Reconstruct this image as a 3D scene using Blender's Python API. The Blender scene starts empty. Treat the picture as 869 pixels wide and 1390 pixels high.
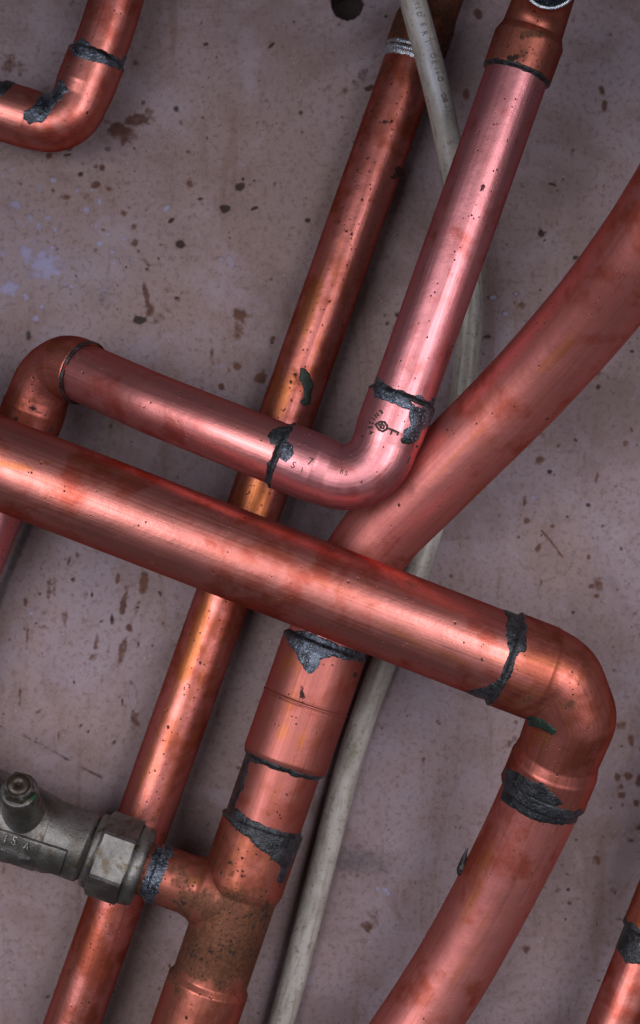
import bpy, math
import numpy as np
from mathutils import Vector, Matrix

rng = np.random.default_rng(7)
SC = bpy.context.scene
COL = SC.collection

# ---------------------------------------------------------------- camera, world, lamps, exposure
# Local frame used for modelling: x right, y up along the wall, z out of the wall (metres).
# World: the wall stands upright, so (x, y, z) -> (x, -z, y + WALL_H).
K, H, CX, CY = 5.014e-4, 0.60, 434.5, 695.0
WALL_H = 1.2

def W(v):
    v = np.asarray(v, float)
    return np.stack([v[..., 0], -v[..., 2], v[..., 1] + WALL_H], -1)

cam_d = bpy.data.cameras.new('camera')
cam = bpy.data.objects.new('camera', cam_d)
COL.objects.link(cam)
cam.location = W((0, 0, H))
cam.rotation_euler = (math.radians(90), 0, 0)
cam_d.sensor_fit = 'VERTICAL'
cam_d.sensor_height = 36.0
cam_d.sensor_width = 36.0
cam_d.lens = 36.0 / (1390 * K)
cam_d.clip_start = 0.01
cam_d.clip_end = 50
cam_d.dof.use_dof = True
cam_d.dof.focus_distance = H - 0.080
cam_d.dof.aperture_fstop = 13
SC.camera = cam

world = bpy.data.worlds.new('World')
SC.world = world
world.use_nodes = True
bg = world.node_tree.nodes['Background']
bg.inputs[0].default_value = (0.60, 0.59, 0.76, 1)
bg.inputs[1].default_value = 0.05

def area(name, loc, target, sx, sy, energy, color, spread):
    d = bpy.data.lights.new(name, 'AREA')
    d.shape = 'RECTANGLE'
    d.size, d.size_y, d.energy, d.color = sx, sy, energy, color
    d.spread = math.radians(spread)
    o = bpy.data.objects.new(name, d)
    COL.objects.link(o)
    a, b = Vector(W(loc)), Vector(W(target))
    o.location = a
    o.rotation_euler = (b - a).to_track_quat('-Z', 'Y').to_euler()
    return o

area('left_soft_light', (-0.37, -0.02, 0.76), (-0.03, -0.15, 0), 0.50, 0.42, 1.02, (1.0, 0.965, 1.0), 76)  # unseen source: area lamp giving the soft light from the left
area('right_soft_light', (0.41, -0.02, 0.76), (0.07, -0.15, 0), 0.46, 0.42, 1.00, (1.0, 0.96, 1.0), 76)  # unseen source: area lamp giving the soft light from the right

SC.view_settings.view_transform = 'Standard'
SC.view_settings.look = 'None'
SC.view_settings.exposure = 0.0
SC.view_settings.gamma = 1.0
SC.cycles.use_denoising = True
SC.cycles.max_bounces = 8

# ---------------------------------------------------------------- numeric helpers
def P(px, py, z):
    return np.array([(px - CX) * K * (H - z), -(py - CY) * K * (H - z), z])

def proj(p):
    d = K * (H - p[..., 2])
    return p[..., 0] / d + CX, -p[..., 1] / d + CY

def _hash(i, j, k, seed):
    n = (i * 374761393 + j * 668265263 + k * 1274126177 + seed * 974711) & 0xffffffff
    n = ((n ^ (n >> 13)) * 1274126177) & 0xffffffff
    return ((n ^ (n >> 16)) & 0xffff) / 65535.0

def vnoise(p, scale, seed=0, octaves=2):
    out = 0.0; amp = 1.0; tot = 0.0
    for o in range(octaves):
        q = np.asarray(p) * scale * 2 ** o + 1000.0
        f = np.floor(q).astype(np.int64)
        t = q - f
        t = t * t * (3 - 2 * t)
        acc = 0.0
        for a in (0, 1):
            for b in (0, 1):
                for c in (0, 1):
                    w = (t[..., 0] if a else 1 - t[..., 0]) * (t[..., 1] if b else 1 - t[..., 1]) * (t[..., 2] if c else 1 - t[..., 2])
                    acc = acc + w * _hash(f[..., 0] + a, f[..., 1] + b, f[..., 2] + c, seed + o * 17)
        out = out + amp * acc; tot += amp; amp *= 0.5
    return out / tot            # 0..1

def sd_poly(X, Y, pts):
    """signed distance, positive inside, all in photo pixels"""
    pts = np.asarray(pts, float)
    best = np.full(X.shape, 1e9)
    inside = np.zeros(X.shape, bool)
    n = len(pts)
    for i in range(n):
        ax, ay = pts[i]; bx, by = pts[(i + 1) % n]
        ex, ey = bx - ax, by - ay
        t = np.clip(((X - ax) * ex + (Y - ay) * ey) / (ex * ex + ey * ey + 1e-9), 0, 1)
        best = np.minimum(best, np.hypot(X - ax - t * ex, Y - ay - t * ey))
        if abs(by - ay) > 1e-9:
            c = ((ay > Y) != (by > Y)) & (X < (bx - ax) * (Y - ay) / (by - ay) + ax)
            inside ^= c
    return np.where(inside, best, -best)

def sd_line(X, Y, pts):
    pts = np.asarray(pts, float)
    best = np.full(X.shape, 1e9)
    for i in range(len(pts) - 1):
        ax, ay = pts[i]; bx, by = pts[i + 1]
        ex, ey = bx - ax, by - ay
        t = np.clip(((X - ax) * ex + (Y - ay) * ey) / (ex * ex + ey * ey + 1e-9), 0, 1)
        best = np.minimum(best, np.hypot(X - ax - t * ex, Y - ay - t * ey))
    return best

# ---------------------------------------------------------------- object helpers
def thing(name, label, cat, base):
    o = bpy.data.objects.new(name, None)
    o.empty_display_size = 0.01
    COL.objects.link(o)
    o.location = W(base)
    o['label'] = label
    o['category'] = cat
    return o

def world_loc(o):
    v = Vector((0, 0, 0))
    while o is not None:
        v = v + o.location
        o = o.parent
    return np.array(v)

def mesh_obj(name, verts, faces, mat, parent=None, uv=None, wear=None, smooth=True, local=True):
    """verts in the modelling frame; faces an (n,4)/(n,3) array or a list"""
    v = W(verts) if local else np.asarray(verts)
    org = world_loc(parent) if parent is not None else np.zeros(3)
    v = v - org
    me = bpy.data.meshes.new(name)
    if isinstance(faces, np.ndarray):
        nf, fs = faces.shape
        me.vertices.add(len(v)); me.vertices.foreach_set('co', v.astype(np.float32).ravel())
        me.loops.add(nf * fs); me.loops.foreach_set('vertex_index', faces.astype(np.int32).ravel())
        me.polygons.add(nf)
        me.polygons.foreach_set('loop_start', np.arange(nf, dtype=np.int32) * fs)
        me.update(calc_edges=True)
    else:
        me.from_pydata([tuple(x) for x in v], [], [tuple(f) for f in faces])
    me.validate()
    me.polygons.foreach_set('use_smooth', np.full(len(me.polygons), smooth))
    if uv is not None:
        l = me.uv_layers.new(name='UVMap')
        idx = np.empty(len(me.loops), np.int32)
        me.loops.foreach_get('vertex_index', idx)
        l.data.foreach_set('uv', uv[idx].astype(np.float32).ravel())
    if wear is not None:
        a = me.attributes.new('wear', 'FLOAT_COLOR', 'POINT')
        a.data.foreach_set('color', wear.astype(np.float32).ravel())
    me.materials.append(mat)
    me.update()
    o = bpy.data.objects.new(name, me)
    COL.objects.link(o)
    if parent is not None:
        o.parent = parent
    return o

class Path:
    """centre line through corner points (px, py, z[, fillet radius]), sampled finely"""
    def __init__(self, corners, step=0.0008, up=(0, 0, 1)):
        pts = [P(*c[:3]) for c in corners]
        fil = [c[3] if len(c) > 3 else 0 for c in corners]
        out = [pts[0]]
        for i in range(1, len(pts) - 1):
            a, b, c = pts[i - 1], pts[i], pts[i + 1]
            if fil[i] <= 0:
                out.append(b); continue
            u = (a - b) / np.linalg.norm(a - b); w = (c - b) / np.linalg.norm(c - b)
            ang = math.acos(np.clip(u @ w, -1, 1))
            tl = fil[i] / math.tan(ang / 2)
            tl = min(tl, 0.49 * np.linalg.norm(a - b) if i > 1 else 0.98 * np.linalg.norm(a - b),
                     0.49 * np.linalg.norm(c - b) if i < len(pts) - 2 else 0.98 * np.linalg.norm(c - b))
            R = tl * math.tan(ang / 2)
            bis = (u + w) / np.linalg.norm(u + w)
            cen = b + bis * R / math.sin(ang / 2)
            e1 = (b + u * tl - cen) / R
            tot = math.pi - ang
            e2 = -u
            n = max(4, int(R * tot / step))
            for q in range(n + 1):
                t = tot * q / n
                out.append(cen + R * (e1 * math.cos(t) + e2 * math.sin(t)))
        out.append(pts[-1])
        out = np.array(out)
        seg = np.linalg.norm(np.diff(out, axis=0), axis=1)
        keep = np.concatenate([[True], seg > 1e-9])
        out = out[keep]
        s = np.concatenate([[0], np.cumsum(np.linalg.norm(np.diff(out, axis=0), axis=1))])
        n = int(s[-1] / step) + 2
        self.s = np.linspace(0, s[-1], n)
        self.c = np.stack([np.interp(self.s, s, out[:, i]) for i in range(3)], 1)
        self.L = s[-1]
        t = np.gradient(self.c, axis=0)
        t /= np.linalg.norm(t, axis=1)[:, None]
        k = 3
        tp = np.pad(t, ((k, k), (0, 0)), 'edge')
        t = sum(tp[i:i + n] for i in range(2 * k + 1)); t /= np.linalg.norm(t, axis=1)[:, None]
        self.t = t
        N = np.zeros_like(t)
        k0 = int(np.argmin(np.abs(t @ np.array(up, float))))
        for rng_ in (range(k0, n), range(k0, -1, -1)):
            v = np.array(up, float)
            for i in rng_:
                v = v - t[i] * (v @ t[i]); v /= np.linalg.norm(v)
                N[i] = v
        self.N = N
        self.B = np.cross(t, N)
    def ev(self, s):
        f = lambda A: np.stack([np.interp(s, self.s, A[:, i]) for i in range(3)], -1)
        return f(self.c), f(self.N), f(self.B)
    def at(self, px, py):
        x, y = proj(self.c)
        return self.s[np.argmin((x - px) ** 2 + (y - py) ** 2)]
    def surf(self, S, TH, r):
        c, N, B = self.ev(S)
        d = N * np.cos(TH)[..., None] + B * np.sin(TH)[..., None]
        return c + d * np.asarray(r)[..., None], d

def rfun(prof):
    a = np.array(prof, float)
    return lambda s: np.interp(s, a[:, 0], a[:, 1])

def paint(pos, nrm, blobs):
    """masks for wear and painted sheen on the camera-facing half: blobs (px,py,rx,ry,angle,channel,strength)"""
    w = np.zeros((len(pos), 4))
    X, Y = proj(pos)
    view = np.array([0, 0, H]) - pos
    view /= np.linalg.norm(view, axis=1)[:, None]
    f = np.clip((np.sum(view * nrm, 1) + 0.15) / 0.25, 0, 1)
    for (px, py, rx, ry, an, ch, st) in blobs:
        ca, sa = math.cos(math.radians(an)), math.sin(math.radians(an))
        m = (abs(X - px) < 3 * max(rx, ry)) & (abs(Y - py) < 3 * max(rx, ry))
        if not m.any(): continue
        dx, dy = X[m] - px, Y[m] - py
        u, v = (dx * ca + dy * sa) / rx, (-dx * sa + dy * ca) / ry
        w[m, ch] = np.maximum(w[m, ch], st * f[m] * np.exp(-(u * u + v * v) * 0.9))
    return w

def tube(name, path, s0, s1, prof, mat, parent, nseg=96, ds=0.0009, blobs=(), wob=0.004, caps=True, base_wear=None):
    rf = rfun(prof)
    keys = [p[0] for p in prof if s0 < p[0] < s1]
    S = np.unique(np.round(np.concatenate([np.linspace(s0, s1, max(3, int((s1 - s0) / ds))), keys]), 7))
    TH = np.linspace(-math.pi, math.pi, nseg + 1)
    SS, TT = np.meshgrid(S, TH, indexing='ij')
    r = rf(SS)
    pos0, d = path.surf(SS, TT, r)
    lump = vnoise(pos0.reshape(-1, 3), 55, 3, 2).reshape(SS.shape) - 0.5
    pos, d = path.surf(SS, TT, r * (1 + wob * 2 * lump))
    pos[:, -1] = pos[:, 0]
    n, m = SS.shape
    idx = np.arange(n * m).reshape(n, m)
    q = np.stack([idx[:-1, :-1], idx[:-1, 1:], idx[1:, 1:], idx[1:, :-1]], -1).reshape(-1, 4)
    v = pos.reshape(-1, 3); nr = d.reshape(-1, 3)
    uv = np.stack([SS, TT * np.mean(r)], -1).reshape(-1, 2)
    wear = paint(v, nr, blobs)
    if base_wear is not None:
        wear = np.maximum(wear, np.array(base_wear)[None])
    if caps:
        cs = []
        for row, rev in ((0, False), (n - 1, True)):
            c = v[idx[row, :-1]].mean(0)
            v = np.vstack([v, c]); uv = np.vstack([uv, uv[idx[row, 0]]]); wear = np.vstack([wear, wear[idx[row, 0]]])
            ci = len(v) - 1
            a, b = idx[row, :-1], idx[row, 1:]
            tri = np.stack([np.full(m - 1, ci), b, a] if not rev else [np.full(m - 1, ci), a, b], -1)
            cs.append(np.concatenate([tri, tri[:, 2:3]], 1))
        faces = [tuple(f) for f in q] + [tuple(f[:3]) for c in cs for f in c]
    else:
        faces = q
    return mesh_obj(name, v, faces, mat, parent, uv, wear)

def patch(name, path, prof, s0, s1, hfun, mat, parent, ds=0.00045, th=(-math.pi, math.pi), relief=0.00012, seed=1, cut=-0.00012):
    """raised crust on a tube: hfun gives height above the metal (negative = none)"""
    rf = rfun(prof)
    rm = rf(np.array([(s0 + s1) / 2]))[0]
    S = np.linspace(s0, s1, max(4, int((s1 - s0) / ds)))
    T = np.linspace(th[0], th[1], max(8, int((th[1] - th[0]) * rm / ds)))
    SS, TT = np.meshgrid(S, T, indexing='ij')
    pos, d = path.surf(SS, TT, rf(SS))
    X, Y = proj(pos)
    view = np.array([0, 0, H]) - pos
    view /= np.linalg.norm(view, axis=-1)[..., None]
    face = np.sum(view * d, -1)
    fl = pos.reshape(-1, 3)
    n1 = vnoise(fl, 420, seed, 3).reshape(SS.shape) - 0.5
    n2 = vnoise(fl, 1500, seed + 5, 2).reshape(SS.shape) - 0.5
    h = hfun(SS, TT, X, Y, face, n1, n2)
    h = np.where(h > 0, h + relief * (n1 + n2) * np.clip(h / 0.0002, 0, 1), h)
    h = np.clip(h, -0.0004, None)
    pos = pos + d * h[..., None]
    n, m = SS.shape
    idx = np.arange(n * m).reshape(n, m)
    q = np.stack([idx[:-1, :-1], idx[:-1, 1:], idx[1:, 1:], idx[1:, :-1]], -1).reshape(-1, 4)
    hq = h.reshape(-1)[q].max(1)
    q = q[hq > 0]
    if len(q) == 0:
        print('EMPTY PATCH', name); return None
    used = np.unique(q)
    mp = np.full(n * m, -1); mp[used] = np.arange(len(used))
    uv = np.stack([SS, TT * rm], -1).reshape(-1, 2)[used]
    return mesh_obj(name, pos.reshape(-1, 3)[used], mp[q], mat, parent, uv)

def hpoly(pts, amp=0.00035, soft=2.4, rag=1.9):
    """ragged crust inside a polygon given in photo pixels"""
    def f(S, T, X, Y, face, n1, n2):
        sd = (sd_poly(X, Y, pts) + 1.2) / soft + rag * (n1 * 1.1 + n2 * 0.5)
        h = amp * np.clip(sd, -1, 1.0)
        return np.where(face > -0.05, h, -0.0004)
    return f

def hring(sj, w0, w1, amp=0.0006, rag=0.9):
    """bead all round at station sj, reaching w0 below and w1 above it along the pipe"""
    def f(S, T, X, Y, face, n1, n2):
        d = S - sj
        u = np.where(d < 0, -d / w0, d / w1)
        return amp * np.clip(1 - u + rag * n1, -0.5, 1) * (0.8 + 0.5 * n2)
    return f

def hmax(*fs):
    return lambda *a: np.maximum.reduce([f(*a) for f in fs])

# ---------------------------------------------------------------- material helpers
class NT:
    def __init__(self, name):
        self.m = bpy.data.materials.new(name)
        self.m.use_nodes = True
        self.t = self.m.node_tree
        self.b = self.t.nodes['Principled BSDF']
    def n(self, typ, **kw):
        nd = self.t.nodes.new(typ)
        for k, v in kw.items(): setattr(nd, k, v)
        return nd
    def put(self, sock, v):
        if isinstance(v, bpy.types.NodeSocket): self.t.links.new(v, sock)
        elif isinstance(v, (tuple, list)):
            sock.default_value = tuple(v) + (1,) if len(v) == 3 and len(sock.default_value) == 4 else v
        else: sock.default_value = v
    def math(self, op, a, b=0.0, clamp=False):
        nd = self.n('ShaderNodeMath', operation=op, use_clamp=clamp)
        self.put(nd.inputs[0], a); self.put(nd.inputs[1], b)
        return nd.outputs[0]
    def mix(self, f, a, b, mode='MIX'):
        nd = self.n('ShaderNodeMix', data_type='RGBA', blend_type=mode)
        self.put(nd.inputs[0], f); self.put(nd.inputs[6], a); self.put(nd.inputs[7], b)
        return nd.outputs[2]
    def step(self, v, lo, hi, a=0.0, b=1.0):
        nd = self.n('ShaderNodeMapRange', interpolation_type='SMOOTHSTEP')
        self.put(nd.inputs[0], v)
        for i, x in zip((1, 2, 3, 4), (lo, hi, a, b)): self.put(nd.inputs[i], x)
        return nd.outputs[0]
    def map(self, v, scale):
        nd = self.n('ShaderNodeMapping')
        self.put(nd.inputs[0], v); nd.inputs[3].default_value = scale
        return nd.outputs[0]
    def noise(self, v, scale, detail=3, rough=0.55, dist=0.0):
        nd = self.n('ShaderNodeTexNoise')
        self.put(nd.inputs['Vector'], v)
        nd.inputs['Scale'].default_value = scale; nd.inputs['Detail'].default_value = detail
        nd.inputs['Roughness'].default_value = rough; nd.inputs['Distortion'].default_value = dist
        return nd.outputs[0]
    def voro(self, v, scale):
        nd = self.n('ShaderNodeTexVoronoi')
        self.put(nd.inputs['Vector'], v); nd.inputs['Scale'].default_value = scale
        return nd.outputs['Distance']
    def obj(self): return self.n('ShaderNodeTexCoord').outputs['Object']
    def uv(self): return self.n('ShaderNodeUVMap', uv_map='UVMap').outputs[0]
    def attr(self, name):
        a = self.n('ShaderNodeAttribute', attribute_name=name)
        sp = self.n('ShaderNodeSeparateColor')
        self.t.links.new(a.outputs['Color'], sp.inputs[0])
        return sp.outputs[0], sp.outputs[1], sp.outputs[2], a.outputs['Alpha']
    def bump(self, h, strength, dist, prev=None):
        nd = self.n('ShaderNodeBump')
        nd.inputs['Strength'].default_value = strength; nd.inputs['Distance'].default_value = dist
        self.put(nd.inputs['Height'], h)
        if prev is not None: self.t.links.new(prev, nd.inputs['Normal'])
        return nd.outputs[0]
    def out(self, color, rough, metal=0.0, normal=None, spec=None):
        self.put(self.b.inputs['Base Color'], color)
        self.put(self.b.inputs['Roughness'], rough)
        self.put(self.b.inputs['Metallic'], metal)
        if normal is not None: self.t.links.new(normal, self.b.inputs['Normal'])
        if spec is not None: self.b.inputs['Specular IOR Level'].default_value = spec
        return self.m

def copper(name, pink, red, orange, rough=0.34, red_amt=0.5, orange_amt=0.5, pits=0.35, tarnish=0.0, metal=0.88):
    m = NT(name)
    o, uv = m.obj(), m.uv()
    big = m.noise(o, 28, 5, 0.6, 0.4)
    med = m.noise(o, 120, 4, 0.6)
    fine = m.noise(o, 900, 3, 0.6)
    st1 = m.noise(m.map(uv, (14, 900, 1)), 1.0, 4, 0.65)
    st2 = m.noise(m.map(uv, (30, 260, 1)), 1.0, 4, 0.6, 0.3)
    gr, gn, orr, _ = m.attr('wear')
    col = m.mix(m.step(m.math('ADD', big, m.math('MULTIPLY', m.math('SUBTRACT', med, 0.5), 0.5)), 0.62 - red_amt * 0.3, 0.82 - red_amt * 0.3), pink, red)
    col = m.mix(m.math('MULTIPLY', m.step(st2, 0.50, 0.72), orange_amt), col, orange)
    col = m.mix(m.math('MULTIPLY', m.step(st1, 0.56, 0.70), 0.35), col, red)
    scr = m.noise(m.map(uv, (11, 1500, 1)), 1.0, 3, 0.7, 0.6)
    scf = m.math('MULTIPLY', m.step(scr, 0.60, 0.66), m.step(med, 0.44, 0.60))
    col = m.mix(m.math('MULTIPLY', scf, 0.50), col, (0.15, 0.048, 0.036))
    of = m.step(m.math('ADD', orr, m.math('MULTIPLY', m.math('SUBTRACT', st2, 0.5), 1.4)), 0.25, 0.75)
    col = m.mix(m.math('MULTIPLY', of, 0.70), col, orange)
    col = m.mix(m.math('MULTIPLY', of, 0.22), col, (0.50, 0.20, 0.06))
    # brown-green film
    gnf = m.step(m.math('ADD', m.math('ADD', gn, tarnish), m.math('MULTIPLY', m.math('SUBTRACT', med, 0.5), 1.7)), 0.35, 0.75)
    col = m.mix(m.math('MULTIPLY', gnf, 0.80), col, m.mix(m.step(fine, 0.4, 0.62), (0.042, 0.030, 0.017), (0.095, 0.050, 0.029)))
    # small pits, denser where the film is
    pv = m.voro(o, 520)
    gate = m.noise(o, 190, 2, 0.5)
    gate = m.math('ADD', gate, m.math('MULTIPLY', gn, 0.20))
    pf = m.math('MULTIPLY', m.step(pv, 0.12, 0.22, 1.0, 0.0), m.step(gate, 0.66 - pits * 0.16, 0.70 - pits * 0.16))
    pb = m.math('MULTIPLY', m.step(m.voro(m.map(o, (1, 1, 0.8)), 210), 0.08, 0.15, 1.0, 0.0), m.step(m.noise(o, 75, 2, 0.5), 0.66 - pits * 0.18, 0.69 - pits * 0.18))
    pf = m.math('MAXIMUM', pf, pb)
    # grime
    gf = m.step(m.math('ADD', gr, m.math('MULTIPLY', m.math('SUBTRACT', m.noise(o, 480, 4, 0.65), 0.5), 1.5)), 0.42, 0.62)
    dk = m.math('MAXIMUM', gf, pf)
    col = m.mix(m.math('MULTIPLY', dk, 0.92), col, (0.020, 0.018, 0.017))
    r = m.math('ADD', rough, m.math('MULTIPLY', m.math('SUBTRACT', big, 0.5), 0.22))
    r = m.math('ADD', r, m.math('MULTIPLY', m.math('SUBTRACT', st1, 0.5), 0.30))
    r = m.math('ADD', r, m.math('MULTIPLY', gnf, 0.16))
    r = m.math('ADD', r, m.math('MULTIPLY', dk, 0.25), True)
    met = m.math('SUBTRACT', metal, m.math('ADD', m.math('MULTIPLY', gnf, 0.35), m.math('MULTIPLY', dk, 0.6)), True)
    b = m.bump(st1, 0.10, 0.0006)
    b = m.bump(m.noise(o, 60, 3, 0.5), 0.10, 0.004, b)
    b = m.bump(fine, 0.10, 0.0004, b)
    b = m.bump(m.math('SUBTRACT', 1.0, pf), 0.5, 0.0002, b)
    m.b.inputs['Specular Tint'].default_value = (0.36, 0.10, 0.08, 1)
    return m.out(col, r, met, b)

def crust(name, c1, c2, c3, rough=0.42, metal=0.55, shine=0.5):
    m = NT(name)
    o = m.obj()
    a = m.noise(o, 260, 5, 0.65); f = m.noise(o, 1300, 4, 0.6)
    col = m.mix(m.step(a, 0.38, 0.62), c1, c2)
    col = m.mix(m.math('MULTIPLY', m.step(f, 0.56, 0.70), shine), col, c3)
    b = m.bump(f, 0.55, 0.0006)
    b = m.bump(a, 0.5, 0.0015, b)
    r = m.math('ADD', rough, m.math('MULTIPLY', m.math('SUBTRACT', f, 0.5), 0.35), True)
    return m.out(col, r, metal, b)

M = {}
M['copper_pink'] = copper('copper_pink', (0.60, 0.245, 0.265), (0.43, 0.118, 0.110), (0.52, 0.175, 0.140), 0.43, 0.40, 0.25, 0.45, 0.0, 0.94)
M['copper_red'] = copper('copper_red', (0.58, 0.210, 0.182), (0.43, 0.098, 0.070), (0.54, 0.165, 0.085), 0.40, 0.55, 0.35, 0.45, 0.0, 0.94)
M['copper_satin'] = copper('copper_satin', (0.345, 0.116, 0.098), (0.27, 0.070, 0.048), (0.33, 0.096, 0.042), 0.52, 0.50, 0.35, 0.5, 0.0, 0.88)
M['copper_rose'] = copper('copper_rose', (0.60, 0.222, 0.215), (0.46, 0.112, 0.095), (0.54, 0.165, 0.115), 0.42, 0.45, 0.25, 0.45, 0.0, 0.92)
M['copper_salmon'] = copper('copper_salmon', (0.56, 0.200, 0.182), (0.41, 0.100, 0.072), (0.50, 0.150, 0.070), 0.50, 0.45, 0.40, 0.45, 0.0, 0.88)
M['copper_orange'] = copper('copper_orange', (0.50, 0.170, 0.150), (0.32, 0.080, 0.050), (0.38, 0.115, 0.042), 0.40, 0.60, 0.60, 1.0, 0.08, 0.90)
M['copper_old'] = copper('copper_old', (0.46, 0.145, 0.120), (0.28, 0.075, 0.050), (0.34, 0.110, 0.046), 0.42, 0.65, 0.6, 0.75, 0.10, 0.88)
M['copper_dull'] = copper('copper_dull', (0.30, 0.100, 0.075), (0.16, 0.048, 0.033), (0.20, 0.070, 0.03), 0.44, 0.7, 0.6, 0.8, 0.28, 0.80)
M['copper_tee'] = copper('copper_tee', (0.38, 0.125, 0.092), (0.22, 0.062, 0.040), (0.26, 0.09, 0.036), 0.46, 0.7, 0.6, 1.1, 0.22, 0.85)
M['solder'] = crust('solder', (0.032, 0.036, 0.046), (0.095, 0.115, 0.150), (0.50, 0.60, 0.76), 0.30, 0.70, 0.55)
M['solder_black'] = crust('solder_black', (0.012, 0.013, 0.015), (0.036, 0.040, 0.047), (0.20, 0.23, 0.28), 0.38, 0.45, 0.25)
M['solder_bright'] = crust('solder_bright', (0.30, 0.36, 0.42), (0.52, 0.58, 0.64), (0.80, 0.85, 0.90), 0.26, 0.85, 0.6)
M['verdigris'] = crust('verdigris', (0.005, 0.012, 0.009), (0.010, 0.026, 0.017), (0.03, 0.065, 0.045), 0.5, 0.05, 0.3)
M['stamp_ink'] = crust('stamp_ink', (0.020, 0.012, 0.010), (0.040, 0.022, 0.016), (0.07, 0.04, 0.03), 0.6, 0.1, 0.3)

def valve_metal():
    m = NT('cast_gunmetal')
    o = m.obj()
    a = m.noise(o, 70, 5, 0.6, 0.3); f = m.noise(o, 1100, 4, 0.65); g = m.noise(o, 260, 3, 0.6)
    gr, gn, _, _ = m.attr('wear')
    col = m.mix(m.step(a, 0.35, 0.65), (0.080, 0.077, 0.071), (0.190, 0.186, 0.180))
    col = m.mix(m.step(g, 0.52, 0.70), col, (0.095, 0.075, 0.05))
    col = m.mix(m.math('MULTIPLY', m.step(m.math('ADD', gr, m.math('MULTIPLY', m.math('SUBTRACT', g, 0.5), 1.2)), 0.35, 0.65), 0.85), col, (0.045, 0.034, 0.022))
    col = m.mix(m.step(m.math('ADD', gn, m.math('MULTIPLY', m.math('SUBTRACT', g, 0.5), 1.0)), 0.40, 0.6), col, (0.020, 0.065, 0.035))
    b = m.bump(f, 0.30, 0.0006)
    b = m.bump(g, 0.18, 0.0008, b)
    return m.out(col, m.math('ADD', 0.36, m.math('MULTIPLY', f, 0.24)), 0.82, b)
M['valve'] = valve_metal()
# ================================================================ SETTING AND THINGS BELOW

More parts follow.
